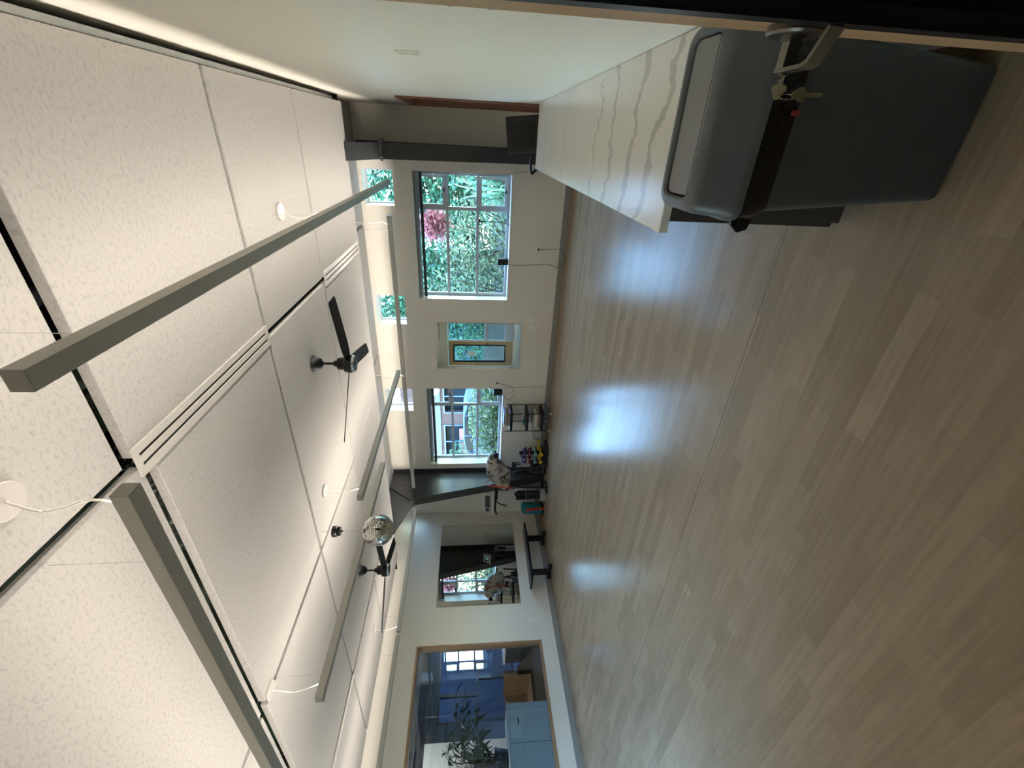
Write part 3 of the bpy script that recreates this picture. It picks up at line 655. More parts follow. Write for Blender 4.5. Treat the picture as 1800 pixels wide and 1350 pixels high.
build('lid_skirt', MB().box(-.16, .30, 1.53, 1.715, .84, .88), 'lid', lid)
solo('paper_scrap', MB().box(.098, .112, 1.478, 1.481, .655, .68), 'red', 'scrap of red showing at the bin bag edge', 'scrap')

# ------------------------------------------------------------ open door at the right edge, lever and keys
DX = .19
d = struct('door_3', MB().holed(.02, .965, .01, 2.45, [(.15, .862, .20, 2.30)], 'x', DX, DX+.045), 'door', 'pale timber door standing open at the right edge')
build('glazing_frame', MB().holed(.11, .865, .17, 2.33, [(.16, .835, .22, 2.28)], 'x', DX-.008, DX+.053), 'black', d)
build('glass', MB().box(DX+.020, DX+.026, .15, .84, .21, 2.29), 'dglass', d)
ys, zs = .912, 1.09
h = build('rose', MB().lathe([(.047, 0), (.047, -.010), (.043, -.014), (.020, -.014)], (DX, ys, zs), 'x', 40), 'lever', d)
build('collar', MB().lathe([(.020, -.013), (.020, -.020), (.014, -.022)], (DX, ys, zs), 'x'), 'lever', h)
lv = MB().box(DX-.060, DX-.018, ys-.011, ys+.011, zs-.012, zs+.012)
pts = [(ys+.012, DX-.066), (ys-.06, DX-.066), (ys-.075, DX-.062), (ys-.108, DX-.018), (ys-.102, DX-.014), (ys-.071, DX-.055), (ys-.058, DX-.0595), (ys+.012, DX-.0595)]
lv.prism([(y, x) for y, x in pts][::1], 'z', zs-.013, zs+.013)
k0 = len(lv.v)-16
for i in range(k0, k0+16): v = lv.v[i]; lv.v[i] = Vector((v.y, v.x, v.z))
build('lever', lv, 'lever', d, bevel=.001)
kx, ky, kz = DX-.067, ys, zs
build('lock_cylinder', MB().cyl((kx+.002, ky, kz), (kx-.003, ky, kz), .008), 'lever', d)
def key(mb, o, ax, ay, nrm, hole=True):
    """key: bow disc with three lobes and a toothed blade, lying in the plane of ax (along blade) and ay"""
    ax, ay, nrm = Vector(ax).normalized(), Vector(ay).normalized(), Vector(nrm).normalized(); o = Vector(o)
    pr = []
    for i in range(30):
        a = 2*PI*i/30; r = .0115+.0022*math.cos(3*a+PI); pr.append((r*math.cos(a), r*math.sin(a)))
    def ad(poly):
        n = len(poly); vs = [o+ax*u+ay*v+nrm*w for w in (-.001, .001) for u, v in poly]
        mb.add(vs, [tuple(range(n)), tuple(reversed(range(n, 2*n)))]+[(i, (i+1) % n, (i+1) % n+n, i+n) for i in range(n)])
    ad(pr)
    teeth = [(.010, -.004)]
    ad([(.009, -.004), (.038, -.004), (.041, -.001), (.039, .003), (.035, .001), (.032, .0035), (.028, .001), (.024, .0035), (.020, .0015), (.016, .004), (.009, .004)])
t = thing('key_bunch', 'two worn metal keys hanging from the lock in the door lever', 'keys', (kx, ky, kz))
mb = MB(); key(mb, (kx-.026, ky, kz), (1, 0, 0), (0, .3, 1), (0, 1, -.3)); build('key', mb, 'brass', t)
mb = MB(); key(mb, (kx-.030, ky-.004, kz-.040), (.05, -.15, -1), (1, .25, 0), (.2, 1, 0)); build('key', mb, 'brass', t, 'hanging key')
mb = MB().tube([(kx-.034+.010*math.cos(a)*.4, ky-.002, kz-.018+.016*math.sin(a)) for a in [2*PI*i/14 for i in range(15)]], .0009, 6, False); build('ring', mb, 'chrome', t)

# ------------------------------------------------------------ desk, monitor, chair beyond the counter
t = thing('side_desk', 'dark desk hidden beyond the end of the counter', 'desk', (.08, 5.9, 0))
build('top', MB().box(-.16, .32, 5.60, 6.15, .72, .75), 'cab', t); build('side_panel', MB().box(-.15, -.13, 5.62, 6.13, 0, .72), 'cab', t); build('side_panel', MB().box(.29, .31, 5.62, 6.13, 0, .72), 'cab', t)
t = thing('monitor', 'black square computer monitor beyond the far end of the counter', 'monitor', (.06, 5.8, .75))
T = Matrix.Translation((.065, 5.80, .80)) @ Matrix.Rotation(math.radians(-6), 4, 'Y') @ Matrix.Rotation(math.radians(-10), 4, 'X')
build('bezel', MB().rbox(-.19, .19, -.02, .03, .0, .44, .012).xf(T), 'black', t)
build('screen', MB().box(-.125, .125, -.024, -.019, .11, .37).xf(T), 'screen', t)
build('foot', MB().rbox(-.05, .19, 5.75, 5.95, .75, .765, .03).box(.04, .09, 5.82, 5.86, .76, .86), 'black', t)
t = thing('office_chair', 'black office chair mostly hidden behind the far end of the counter', 'chair', (-.22, 5.85, 0))
build('armrest', MB().tube([(-.17, 5.64, .955), (-.26, 5.66, .955), (-.36, 5.70, .93), (-.30, 5.72, .86), (-.24, 5.74, .75)], .016), 'black', t)
build('seat', MB().rbox(-.42, -.19, 5.70, 6.15, .44, .52, .06), 'black', t)
build('post', MB().cyl((-.28, 5.92, .08), (-.28, 5.92, .45), .025), 'black', t)
mb = MB()
for k in range(5): a = 2*PI*k/5+.3; mb.cyl((-.28, 5.92, .09), (-.28+.11*math.cos(a), 5.92+.2*math.sin(a), .05), .018, .014, 8); mb.sph((-.28+.11*math.cos(a), 5.92+.2*math.sin(a), .028), .028, n=10, m=6)
build('star_base', mb, 'black', t)

# ------------------------------------------------------------ low bench under the large mirror
t = thing('low_bench', 'low black padded bench on two T shaped legs below the large mirror', 'bench', (-7.74, 6.2, 0))
build('pad', MB().rbox(-7.92, -7.56, 5.47, 6.95, .42, .465, .05), 'pad', t)
build('under_frame', MB().box(-7.80, -7.68, 5.62, 6.80, .39, .42), 'black', t)
for y in (5.76, 6.62):
    lg = build('leg', MB().box(-7.785, -7.695, y-.045, y+.045, .05, .39), 'black', t, bevel=.004)
    ft = MB().prism([(-7.93, .025), (-7.93, .07), (-7.80, .085), (-7.68, .085), (-7.55, .07), (-7.55, .025)], 'y', y-.04, y+.04)
    ft.box(-7.93, -7.87, y-.045, y+.045, 0, .03).box(-7.61, -7.55, y-.045, y+.045, 0, .03)
    build('foot', ft, 'black', lg, bevel=.003)

# ------------------------------------------------------------ speakers, tripod, cords at the windows
def speaker(x, y, z, lb):
    t = thing('small_speaker', lb, 'speaker', (x, y, z), 'small window speakers')
    build('cabinet', MB().rbox(x-.055, x+.055, y-.05, y+.05, z, z+.185, .012), 'black', t)
    build('driver', MB().lathe([(.04, 0), (.042, -.003), (.036, -.003), (.01, .004)], (x, y-.0505, z+.065), 'y'), 'matte', t)
    build('tweeter', MB().lathe([(.016, 0), (.014, -.003), (.002, -.002)], (x, y-.0505, z+.14), 'y'), 'matte', t)
speaker(-1.93, 7.80, .993, 'small black speaker on the sill of the larger window')
speaker(-4.64, 7.79, 1.00, 'small black speaker on the sill of the smaller window')
def cord(pts, lb, r=.0035, m='cord', nm='power_cord'): return solo(nm, MB().tube(pts, r, 6), m, lb, 'cord')
cord([(-1.93, 7.74, 1.0), (-1.95, 7.675, .985), (-1.955, 7.685, .7), (-1.93, 7.685, .3), (-1.98, 7.66, .12), (-1.90, 7.65, .02), (-1.72, 7.64, .015), (-1.66, 7.665, .11), (-1.665, 7.68, .3), (-1.675, 7.675, .475)],
     'black cord looping from the speaker in the larger window down to the outlet')
solo('plug', MB().box(-1.69, -1.66, 7.665, 7.690, .463, .49), 'cord', 'black plug in the outlet below the larger window', 'plug')
cord([(-4.36, 7.68, 1.12), (-4.38, 7.66, 1.0), (-4.45, 7.66, .82), (-4.60, 7.66, .76), (-4.74, 7.66, .84), (-4.72, 7.66, .93), (-4.66, 7.68, .985), (-4.64, 7.73, 1.0)], 'black cord hanging in a loop between the outlet and the speaker in the smaller window')
solo('plug', MB().box(-4.375, -4.345, 7.665, 7.690, 1.11, 1.14), 'cord', 'black plug in the outlet right of the smaller window', 'plug')
cord([(-4.47, 7.697, .98), (-4.47, 7.697, .6), (-4.465, 7.697, .35), (-4.47, 7.697, .11)], 'thin dark cord running straight down the wall right of the smaller window', .003)
cord([(-.50, 7.697, .97), (-.47, 7.697, .85), (-.44, 7.697, .55), (-.44, 7.697, .2)], 'thin dark cord down the wall beside the steel column right of the larger window', .0025)
cord([(-.56, 7.90, 2.5), (-.55, 7.90, 1.9), (-.56, 7.89, 1.4), (-.53, 7.86, 1.0)], 'thin blind cord hanging inside the larger window', .0022)
t = thing('mini_tripod', 'thin black tripod with phone clamp on the sill of the larger window', 'tripod', (-1.262, 7.80, .992))
build('pole', MB().cyl((-1.262, 7.80, 1.06), (-1.262, 7.80, 1.50), .006), 'black', t)
build('clamp', MB().box(-1.31, -1.215, 7.79, 7.81, 1.50, 1.52).box(-1.272, -1.252, 7.788, 7.812, 1.42, 1.50).box(-1.31, -1.30, 7.785, 7.81, 1.48, 1.54).box(-1.225, -1.215, 7.785, 7.81, 1.48, 1.54), 'black', t)
for a in (10, 130, 250):
    c, s_ = math.cos(math.radians(a)), math.sin(math.radians(a)); build('leg', MB().cyl((-1.262, 7.80, 1.07), (-1.262+.10*c, 7.80+.06*s_, .996), .005, n=8), 'black', t)
solo('round_sticker', MB().lathe([(.035, 0), (.035, -.002), (.001, -.002)], (-.66, 7.935, 1.11), 'y'), 'alucap', 'round grey disc stuck to the lower right pane of the larger window', 'sticker')

# ------------------------------------------------------------ wheeled cart with stacks
t = thing('wheeled_cart', 'black three tier wire cart on casters under the smaller window', 'cart', (-5.08, 7.49, 0))
cx0, cx1, cy0, cy1 = -5.29, -4.87, 7.30, 7.66
for x in (cx0, cx1):
    for y in (cy0, cy1):
        build('post', MB().cyl((x, y, .07), (x, y, .96 if x == cx0 else .90), .008, n=8), 'black', t)
        cs = build('caster', MB().lathe([(.022, -.01), (.024, 0), (.022, .01)], (x, y, .0242), 'x', 14), 'white', t)
        build('fork', MB().box(x-.014, x+.014, y-.008, y+.008, .03, .075), 'alucap', cs)
for z in (.80, .47, .16):
    build('tray', MB().rbox(cx0-.005, cx1+.005, cy0-.005, cy1+.005, z, z+.055, .03), 'black', t)
def stack(items, x0, x1, y0, y1, z, grp, cat, nm):
    for (h, m_, lb, dx) in items:
        solo(nm, MB().rbox(x0+dx, x1+dx*.6, y0+abs(dx), y1, z, z+h-.002, .02), m_, lb, cat, grp); z += h
stack([(.035, 'cream', 'folded cream towel at the bottom of the pile on the cart top', 0), (.03, 'brownm', 'brown edged fold lying on the cream towel on the cart top', .01), (.028, 'paper', 'folded white cloth high in the pile on the cart top', -.01), (.022, 'bluep', 'pale blue cloth on top of the pile on the cart', .02)],
      -5.20, -4.90, 7.34, 7.62, .857, 'folded cloths on the cart top', 'cloth', 'folded_cloth')
solo('paper_sheet', MB().rbox(-5.24, -4.93, 7.36, 7.6, .972, .980, .01), 'paper', 'loose white sheet topmost on the cart', 'paper')
stack([(.04, 'brownm', 'brown striped blanket lowest on the bottom tier of the cart', 0), (.045, 'cream', 'cream blanket on the bottom tier of the cart, second from below', .01), (.03, 'cabw', 'pale grey folded blanket on the bottom tier of the cart, third from below', -.01), (.045, 'cream', 'thick cream blanket topmost on the bottom tier of the cart', .005)],
      -5.24, -4.92, 7.34, 7.62, .217, 'folded blankets on the bottom tier', 'blanket', 'folded_blanket')
solo('crumpled_cloth', MB().sph((-4.98, 7.5, .555), .055, (1, 1.3, .5), 14, 8), 'paper', 'crumpled white cloth on the middle tier of the cart, right side', 'cloth')
solo('crumpled_cloth', MB().sph((-5.18, 7.45, .550), .05, (1, 1.2, .45), 14, 8), 'tealbag', 'small teal cloth on the middle tier of the cart, left side', 'cloth')
def wirebox(name, x0, x1, y0, y1, z0, z1, label, cat):
    t = thing(name, label, cat, ((x0+x1)/2, (y0+y1)/2, z0))
    r = MB()
    for z in (z0+.004, z1):
        r.tube([(x0, y0, z), (x1, y0, z), (x1, y1, z), (x0, y1, z), (x0, y0, z)], .004, 6, False)
    for x, y in ((x0, y0), (x1, y0), (x1, y1), (x0, y1)): r.cyl((x, y, z0), (x, y, z1), .004, n=6)
    build('rim', r, 'black', t)
    g = MB(); n = 9
    for i in range(1, n):
        z = z0+(z1-z0)*i/n
        for (a, b) in (((x0, y0), (x1, y0)), ((x0, y0), (x0, y1)), ((x1, y0), (x1, y1)), ((x0, y1), (x1, y1))): g.cyl((*a, z), (*b, z), .0012, n=4)
    for i in range(1, 12):
        x = x0+(x1-x0)*i/12; g.cyl((x, y0, z0), (x, y0, z1), .0012, n=4); g.cyl((x, y1, z0), (x, y1, z1), .0012, n=4)
    build('mesh_side', g, 'wire', t)
wirebox('wire_basket', -5.50, -5.31, 7.30, 7.60, .04, .33, 'small black wire basket hooked on the left side of the cart', 'basket')

# ------------------------------------------------------------ dumbbell rack
t = thing('dumbbell_rack', 'black tower rack holding coloured dumbbells left of the cart', 'rack', (-5.95, 7.40, 0))
build('base', MB().rbox(-6.20, -5.72, 7.22, 7.58, 0, .05, .04), 'black', t)
build('spine', MB().box(-6.0, -5.94, 7.40, 7.46, .05, .60), 'black', t)
for z in (.13, .25, .37, .48):
    build('arm', MB().box(-6.09, -6.06, 7.24, 7.50, z-.03, z-.012).box(-5.88, -5.85, 7.24, 7.50, z-.03, z-.012).box(-6.1, -5.84, 7.42, 7.46, z-.035, z-.01), 'black', t)
def dumbbell(x, y, z, r, m_, lb, ang=90):
    t = thing('dumbbell', lb, 'dumbbell', (x, y, z), 'coloured dumbbells on the tower rack')
    T = Matrix.Translation((x, y, z)) @ Matrix.Rotation(math.radians(ang), 4, 'Z')
    L = r*1.9
    build('handle', MB().cyl((-L, 0, 0), (L, 0, 0), r*.38, n=10).xf(T), m_, t)
    for s_ in (-1, 1):
        h = MB(); pr = [(r*.55, -.5), (r*.95, -.32), (r, 0), (r*.95, .32), (r*.55, .5)]
        h.lathe([(a, b*r*1.3+s_*(L+r*.3)) for a, b in pr], (0, 0, 0), 'x', 8); build('head', h.xf(T), m_, t)
for z, r, m_, nm in ((.155, .047, 'yellow', 'yellow'), (.275, .043, 'teal', 'pale teal'), (.392, .038, 'crimson', 'crimson'), (.50, .035, 'purple', 'purple')):
    dumbbell(-5.865, 7.33, z, r, m_, '%s dumbbell on the right side of the tower rack' % nm)
    dumbbell(-6.075, 7.33, z-.003, r, m_, '%s dumbbell on the left side of the tower rack' % nm)
dumbbell(-5.75, 7.44, .20, .038, 'yellow', 'yellow dumbbell lying crossways behind, at the right end of the rack', 20)
dumbbell(-5.97, 7.24, .56, .03, 'purple', 'small dark purple dumbbell topmost on the rack', 60)
t = thing('storage_box', 'black box standing left of the dumbbell rack', 'box', (-6.32, 7.38, 0))
build('body', MB().rbox(-6.46, -6.22, 7.26, 7.50, .0, .33, .02), 'matte', t)
build('silver_strip', MB().box(-6.455, -6.225, 7.256, 7.262, .06, .066).box(-6.38, -6.375, 7.256, 7.262, .07, .32), 'lgrey', t)

# ------------------------------------------------------------ tie-dye tote on a black stand
t = thing('equipment_stand', 'black folding exercise stand under the tie dye bag, in front of the steel column', 'exercise stand', (-6.3, 7.1, 0))
build('base_plate', MB().lathe([(.14, 0), (.14, .02), (.12, .03)], (-6.62, 7.02, 0)), 'black', t)
build('post', MB().cyl((-6.50, 7.08, .02), (-6.15, 7.12, 1.22), .022, n=12), 'black', t)
build('post', MB().cyl((-6.02, 7.10, .0), (-6.30, 7.12, .95), .015, n=10), 'black', t)
build('post', MB().cyl((-6.62, 7.02, .02), (-6.62, 7.08, .85), .018, n=10), 'black', t)
build('cross_bar', MB().cyl((-5.66, 7.14, 1.16), (-6.6, 7.12, 1.0), .02, n=10), 'black', t)
build('clamp', MB().box(-6.07, -5.96, 7.04, 7.12, .70, .79), 'black', t)
mb = MB().tube([(-5.955+.035*math.cos(a), 7.06, .655+.035*math.sin(a)) for a in [2*PI*i/16 for i in range(17)]], .010, 8, False).cyl((-5.96, 7.06, .69), (-5.98, 7.08, .75), .008, n=8)
build('ring_knob', mb, 'black', t)
build('cable', MB().tube([(-6.25, 7.05, .78), (-6.12, 7.04, .68), (-5.9, 7.08, .50), (-5.82, 7.12, .36)], .006, 6).tube([(-6.2, 7.05, .72), (-6.05, 7.04, .60), (-6.3, 7.05, .40), (-6.42, 7.05, .30)], .004, 6), 'cord', t)
poly = [(-5.60, 1.19), (-5.72, 1.33), (-6.12, 1.335), (-6.20, 1.31), (-6.42, 1.20), (-6.50, 1.08), (-6.61, .98), (-6.64, .82), (-5.99, .785), (-5.90, .97), (-5.82, 1.06), (-5.66, 1.12)]
tb = thing('tote_bag', 'grey and white tie dye cloth bag slumped over the black stand', 'bag', (-6.1, 7.0, .785))
mb = MB(); n = len(poly); cxx = sum(p[0] for p in poly)/n; czz = sum(p[1] for p in poly)/n
rings = []
for (k, dy) in ((.55, -.10), (.85, -.085), (1, -.03), (1, .05), (.7, .10)):
    rings.append([(cxx+(x-cxx)*k, 7.0+dy+.02*math.sin(i*1.9), czz+(z-czz)*k) for i, (x, z) in enumerate(poly)])
mb.loft(rings, True); ob = build('cloth_body', mb, 'tie', tb)
sm = ob.modifiers.new('s', 'SUBSURF'); sm.levels = 2; sm.render_levels = 2
build('dark_lining', MB().prism([(-5.62, 1.20), (-5.585, 1.16), (-5.60, 1.09), (-5.68, 1.10), (-5.71, 1.16)], 'y', 6.93, 6.97), 'matte', tb)
build('strap', MB().tube([(-5.72, 6.92, 1.13), (-5.80, 6.905, 1.06), (-5.86, 6.90, .99), (-5.93, 6.92, .90), (-6.0, 6.95, .80)], .008, 6), 'black', tb)
t = thing('orange_strap_set', 'orange elastic straps hanging beside the tie dye bag', 'straps', (-6.35, 6.78, .8))
build('strap', MB().tube([(-6.30, 6.80, 1.34), (-6.34, 6.80, 1.22), (-6.37, 6.80, 1.05), (-6.40, 6.80, .82)], .009, 6).tube([(-6.30, 6.80, 1.34), (-6.33, 6.80, 1.22), (-6.34, 6.80, 1.05), (-6.36, 6.80, .84)], .009, 6), 'orange', t)
build('clip', MB().cyl((-6.36, 6.80, .84), (-6.42, 6.80, .76), .02, n=10), 'crimson', t)
build('hook_bar', MB().tube([(-6.31, 6.80, 1.335), (-6.31, 6.9, 1.345), (-6.33, 7.12, 1.10)], .007, 6, False), 'black', t)

# ------------------------------------------------------------ mesh basket with rolls, console, teal bag
t = thing('mesh_bin', 'silver wire mesh waste basket holding dark rolled mats by the steel column', 'basket', (-7.02, 7.2, 0))
c = (-6.98, 7.20); r0, r1, zh = .145, .18, .44
mb = MB()
for i in range(30):
    a = 2*PI*i/30; mb.cyl((c[0]+r0*math.cos(a), c[1]+r0*math.sin(a), .01), (c[0]+r1*math.cos(a), c[1]+r1*math.sin(a), zh), .0016, n=4, cap=False)
for k in range(1, 15):
    z = zh*k/15; r = r0+(r1-r0)*k/15; mb.tube([(c[0]+r*math.cos(2*PI*i/24), c[1]+r*math.sin(2*PI*i/24), z) for i in range(25)], .0013, 4, False)
build('wire_mesh', mb, 'wire', t)
build('rim', MB().tube([(c[0]+r1*math.cos(2*PI*i/24), c[1]+r1*math.sin(2*PI*i/24), zh) for i in range(25)], .006, 6, False), 'lgrey', t)
build('bottom_band', MB().lathe([(r0-.004, .0), (r0+.002, .0), (r0+.012, .11), (r0+.004, .11)], (*c, 0)), 'lgrey', t)
for (dx, dy, h, lb, m_) in ((-.06, -.04, .64, 'dark rolled mat leaning left in the mesh basket', 'matte'), (.06, -.04, .68, 'dark rolled mat standing right in the mesh basket', 'pad'), (0, .07, .60, 'dark rolled mat at the back of the mesh basket', 'matte')):
    solo('rolled_mat', MB().cyl((c[0]+dx*.8, c[1]+dy*.8, .02), (c[0]+dx, c[1]+dy, h), .046, n=18), m_, lb, 'mat', 'rolled mats in the basket')
t = thing('console_stand', 'grey electronic console with dark screen on a slim post in the far left corner', 'console', (-7.2, 7.15, 0))
T = Matrix.Translation((-7.02, 7.05, 1.17)) @ Matrix.Rotation(math.radians(22), 4, 'Z') @ Matrix.Rotation(math.radians(-12), 4, 'X')
hd = build('head', MB().rbox(-.30, .22, -.012, .035, 0, .18, .008).xf(T), 'lgrey', t)
build('front_edge', MB().box(-.30, .22, -.05, -.012, 0, .02).xf(T), 'white', hd)
build('screen', MB().box(-.13, .13, -.016, -.0125, .065, .165).xf(T), 'screen', hd)
build('screen', MB().box(-.23, -.15, -.016, -.0125, .085, .155).xf(T), 'screen', hd, 'small side display')
kb = MB()
for i in range(16): kb.box(-.27+i*.029, -.255+i*.029, -.018, -.0125, .03, .048)
build('buttons', kb.xf(T), 'matte', hd)
build('arm', MB().box(-7.36, -6.72, 7.08, 7.13, 1.09, 1.13).tube([(-7.05, 7.1, 1.10), (-7.12, 7.08, 1.02), (-7.15, 7.06, .92)], .014, 8).tube([(-7.30, 7.1, 1.10), (-7.42, 7.1, 1.09), (-7.46, 7.1, 1.06)], .018, 8), 'black', t)
build('handle_ring', MB().tube([(-7.15+.028*math.cos(a), 7.05, .885+.028*math.sin(a)) for a in [2*PI*i/14 for i in range(15)]], .009, 8, False), 'black', t)
build('post', MB().box(-7.03, -6.93, 7.44, 7.47, .05, 1.09), 'lgrey', t); build('post', MB().box(-6.90, -6.84, 7.44, 7.47, .05, 1.09), 'lgrey', t)
build('head_bracket', MB().box(-7.03, -6.84, 7.10, 7.46, 1.06, 1.10), 'black', t)
build('grip', MB().cyl((-6.98, 7.40, .98), (-6.98, 7.40, .79), .04, n=14), 'black', t); build('grip', MB().cyl((-6.84, 7.36, 1.05), (-6.84, 7.36, .91), .032, n=14), 'black', t)
build('base', MB().rbox(-7.55, -6.80, 7.38, 7.60, 0, .05, .08), 'black', t)
t = thing('teal_bag', 'teal cylindrical bag with a red strap in the far left corner', 'bag', (-7.40, 7.15, .0))
build('body', MB().cyl((-7.40, 7.17, .03), (-7.36, 7.17, .46), .13, .13, 22).sph((-7.36, 7.17, .46), .13, (1, 1, .35), 22, 8), 'tealbag', t)
build('dark_base', MB().cyl((-7.41, 7.16, 0), (-7.41, 7.16, .05), .15, n=20), 'black', t)
build('red_strap', MB().prism([(-7.28, .0), (-7.22, .0), (-7.25, .42), (-7.31, .42)], 'y', 7.02, 7.04), 'redstrap', t)
build('loop', MB().tube([(-7.36, 7.1, .49), (-7.42, 7.08, .53), (-7.46, 7.08, .50), (-7.42, 7.09, .46)], .005, 6), 'wcord', t)
# ------------------------------------------------------------ room beyond the interior window
struct('wall_neighbour', MB().holed(-.2, 8.4, 0, 3.6, [(5.2, 8.0, .5, 2.5)], 'x', -12.6, -12.75), 'wallb', 'wall of the neighbouring room with its blue daylight put into the grey')
struct('wall_neighbour_far', MB().holed(-12.7, -8.15, 0, 3.6, [(-12.2, -8.7, .9, 3.0)], 'y', 8.0, 8.15), 'wallb')
struct('wall_neighbour_near', MB().box(-12.7, -8.15, -.3, -.2, 0, 3.6), 'wall')
struct('floor_neighbour', MB().box(-12.7, -8.15, -.3, 8.1, -.1, 0), 'carpet')
struct('ceiling_neighbour', MB().box(-12.8, -8.15, -.3, 8.15, 3.6, 3.7), 'wallb')
f = struct('window_9', MB().holed(-12.2, -8.7, .9, 3.0, [(-12.15, -10.5, .95, 2.95), (-10.4, -8.75, .95, 2.95)], 'y', 8.02, 8.08), 'frame')  # unseen window, added to bring blue daylight into the neighbouring room
f = struct('window_10', MB().holed(5.2, 8.0, .5, 2.5, [(5.25, 6.2, .55, 1.45), (6.27, 7.95, .55, 1.45), (5.25, 5.8, 1.52, 2.45), (5.87, 7.95, 1.52, 2.45)], 'x', -12.60, -12.70), 'black', 'black gridded window of the neighbouring room')
struct('wall_sky_screen', MB().box(-14.7, -14.5, 1, 12, -.2, 5), 'court')  # added wall, kept dark, shuts bright sky out of the gridded window
struct('floor_court', MB().box(-14.5, -12.75, 1, 12, -.2, 0), 'carpet')
t = thing('white_cabinet', 'large pale cabinet behind the interior window with a thin dark handle line', 'cabinet', (-8.75, 2.6, 0))
build('body', MB().box(-9.1, -8.42, 1.2, 3.72, .05, 1.02), 'cabw', t, bevel=.003)
build('top', MB().box(-9.12, -8.40, 1.18, 3.74, 1.02, 1.045), 'cabw', t)
build('panel_line', MB().box(-8.421, -8.417, 3.15, 3.155, .1, 1.0).box(-8.421, -8.417, 1.3, 2.9, .32, .325), 'matte', t)
build('door_pull', MB().box(-8.418, -8.41, 3.40, 3.49, .86, .875), 'matte', t)
solo('long_box', MB().rbox(-8.98, -8.92, 1.6, 2.9, 1.10, 1.22, .01), 'cabw', 'pale box shape standing on the cabinet behind the interior window', 'box')
t = thing('timber_stair', 'orange plywood stepped bench behind the interior window', 'bench', (-9.6, 4.5, 0))
build('side_panel', MB().prism([(3.9, 0), (5.1, 0), (5.1, .35), (4.75, .72), (4.62, .72), (4.62, .45), (3.9, .45)], 'x', -9.35, -9.30), 'timber', t)
build('seat', MB().box(-10.2, -9.3, 3.9, 4.7, .42, .47), 'timber', t); build('back_panel', MB().box(-10.2, -9.3, 4.62, 4.68, .45, .98), 'timber', t); build('end_panel', MB().box(-10.2, -10.15, 3.9, 5.1, 0, .95), 'timber', t)
t = thing('grey_cupboard', 'dark grey cupboard with a white edge at the right end behind the interior window', 'cupboard', (-9.5, 5.6, 0))
build('body', MB().box(-9.9, -9.2, 5.14, 6.6, 0, .92), 'dgrey', t); build('edge_trim', MB().box(-9.92, -9.18, 5.12, 6.6, .92, .96).box(-9.19, -9.17, 5.12, 5.15, 0, .92), 'white', t)
# house plant
t = thing('potted_plant', 'tall leafy houseplant behind the interior window', 'plant', (-8.8, 3.65, 0))
build('pot', MB().lathe([(.13, 1.045), (.17, 1.26), (.155, 1.26), (.15, 1.22)], (-8.85, 3.1, 0)), 'dgrey', t)
def leaves(mb, c, ax, n, ln, wd, droop=.3, up=.3):
    for i in range(n):
        while True:
            p = Vector((random.uniform(-1, 1), random.uniform(-1, 1), random.uniform(-1, 1)))
            if p.length < 1: break
        p = Vector((c[0]+p.x*ax[0], c[1]+p.y*ax[1], c[2]+p.z*ax[2]))
        leaf(mb, p, ln*random.uniform(.6, 1.2), wd*random.uniform(.7, 1.2), droop, up)
def leaf(mb, p, l, w, droop, up):
    d = Vector((random.gauss(0, 1), random.gauss(0, 1), random.gauss(up, .5))).normalized(); s_ = d.cross(Vector((random.gauss(0, .3), random.gauss(0, .3), 1)))
    if s_.length < .01: s_ = Vector((1, 0, 0))
    s_.normalize(); dn = Vector((0, 0, -1))
    m1 = p+d*l*.4; m2 = p+d*l*.75+dn*l*droop*.3; e = p+d*l+dn*l*droop*.7
    mb.add([p, m1+s_*w*.5, m2+s_*w*.35, e, m2-s_*w*.35, m1-s_*w*.5], [(0, 1, 2, 3, 4, 5)])
mb = MB(); st = MB()
for k in range(26):
    tip = Vector((-8.8+random.uniform(-.25, .25), 3.65+random.uniform(-.55, .6), 1.72+random.uniform(-.3, .45)))
    b0 = Vector((-8.85, 3.1+random.uniform(-.05, .05), 1.22)); mid = (b0+tip)/2+Vector((0, -.1, .25))
    st.tube([b0, mid, tip], .005, 5)
    for i in range(12):
        a = i/12; q = b0*(1-a)**2+mid*2*a*(1-a)+tip*a*a
        if a > .25: leaf(mb, q+Vector((random.uniform(-.02, .02),)*3), random.uniform(.16, .26), .045, .7, .2)
build('stems', st, 'stem', t); build('foliage', mb, 'leafd', t)
# rails and hanging strips in the neighbouring room
for i, (x, y0, y1, z, lb) in enumerate(((-9.2, 3.0, 5.5, 2.62, 'white rail under the neighbouring ceiling, nearer one'), (-10.6, 3.3, 7.0, 2.85, 'white rail under the neighbouring ceiling, farther one'))):
    solo('ceiling_rail', MB().box(x-.03, x+.03, y0, y1, z, z+.05), 'lgrey', lb, 'rail')
t = thing('office_partition', 'pale lit partition far left behind the interior window', 'partition', (-10.2, 1.6, 0))
build('panel', MB().box(-10.4, -10.3, .4, 3.95, 0, 2.55), 'wall', t); build('dark_opening', MB().box(-10.299, -10.29, 2.6, 3.6, 1.15, 1.6), 'dgrey', t)
al = bpy.data.lights.new('office_downlight', 'AREA'); al.energy = 7; al.size = .5; al.color = (1, .93, .86)
lo = bpy.data.objects.new('office_downlight', al); COL.objects.link(lo); lo.location = (-9.4, 2.9, 3.4); lo['kind'] = 'structure'
solo('downlight_housing', MB().holed(-9.68, -9.12, 2.62, 3.18, [(-9.65, -9.15, 2.65, 3.15)], 'z', 3.40, 3.46), 'white', 'square ceiling light over the pale partition in the neighbouring room', 'ceiling light')

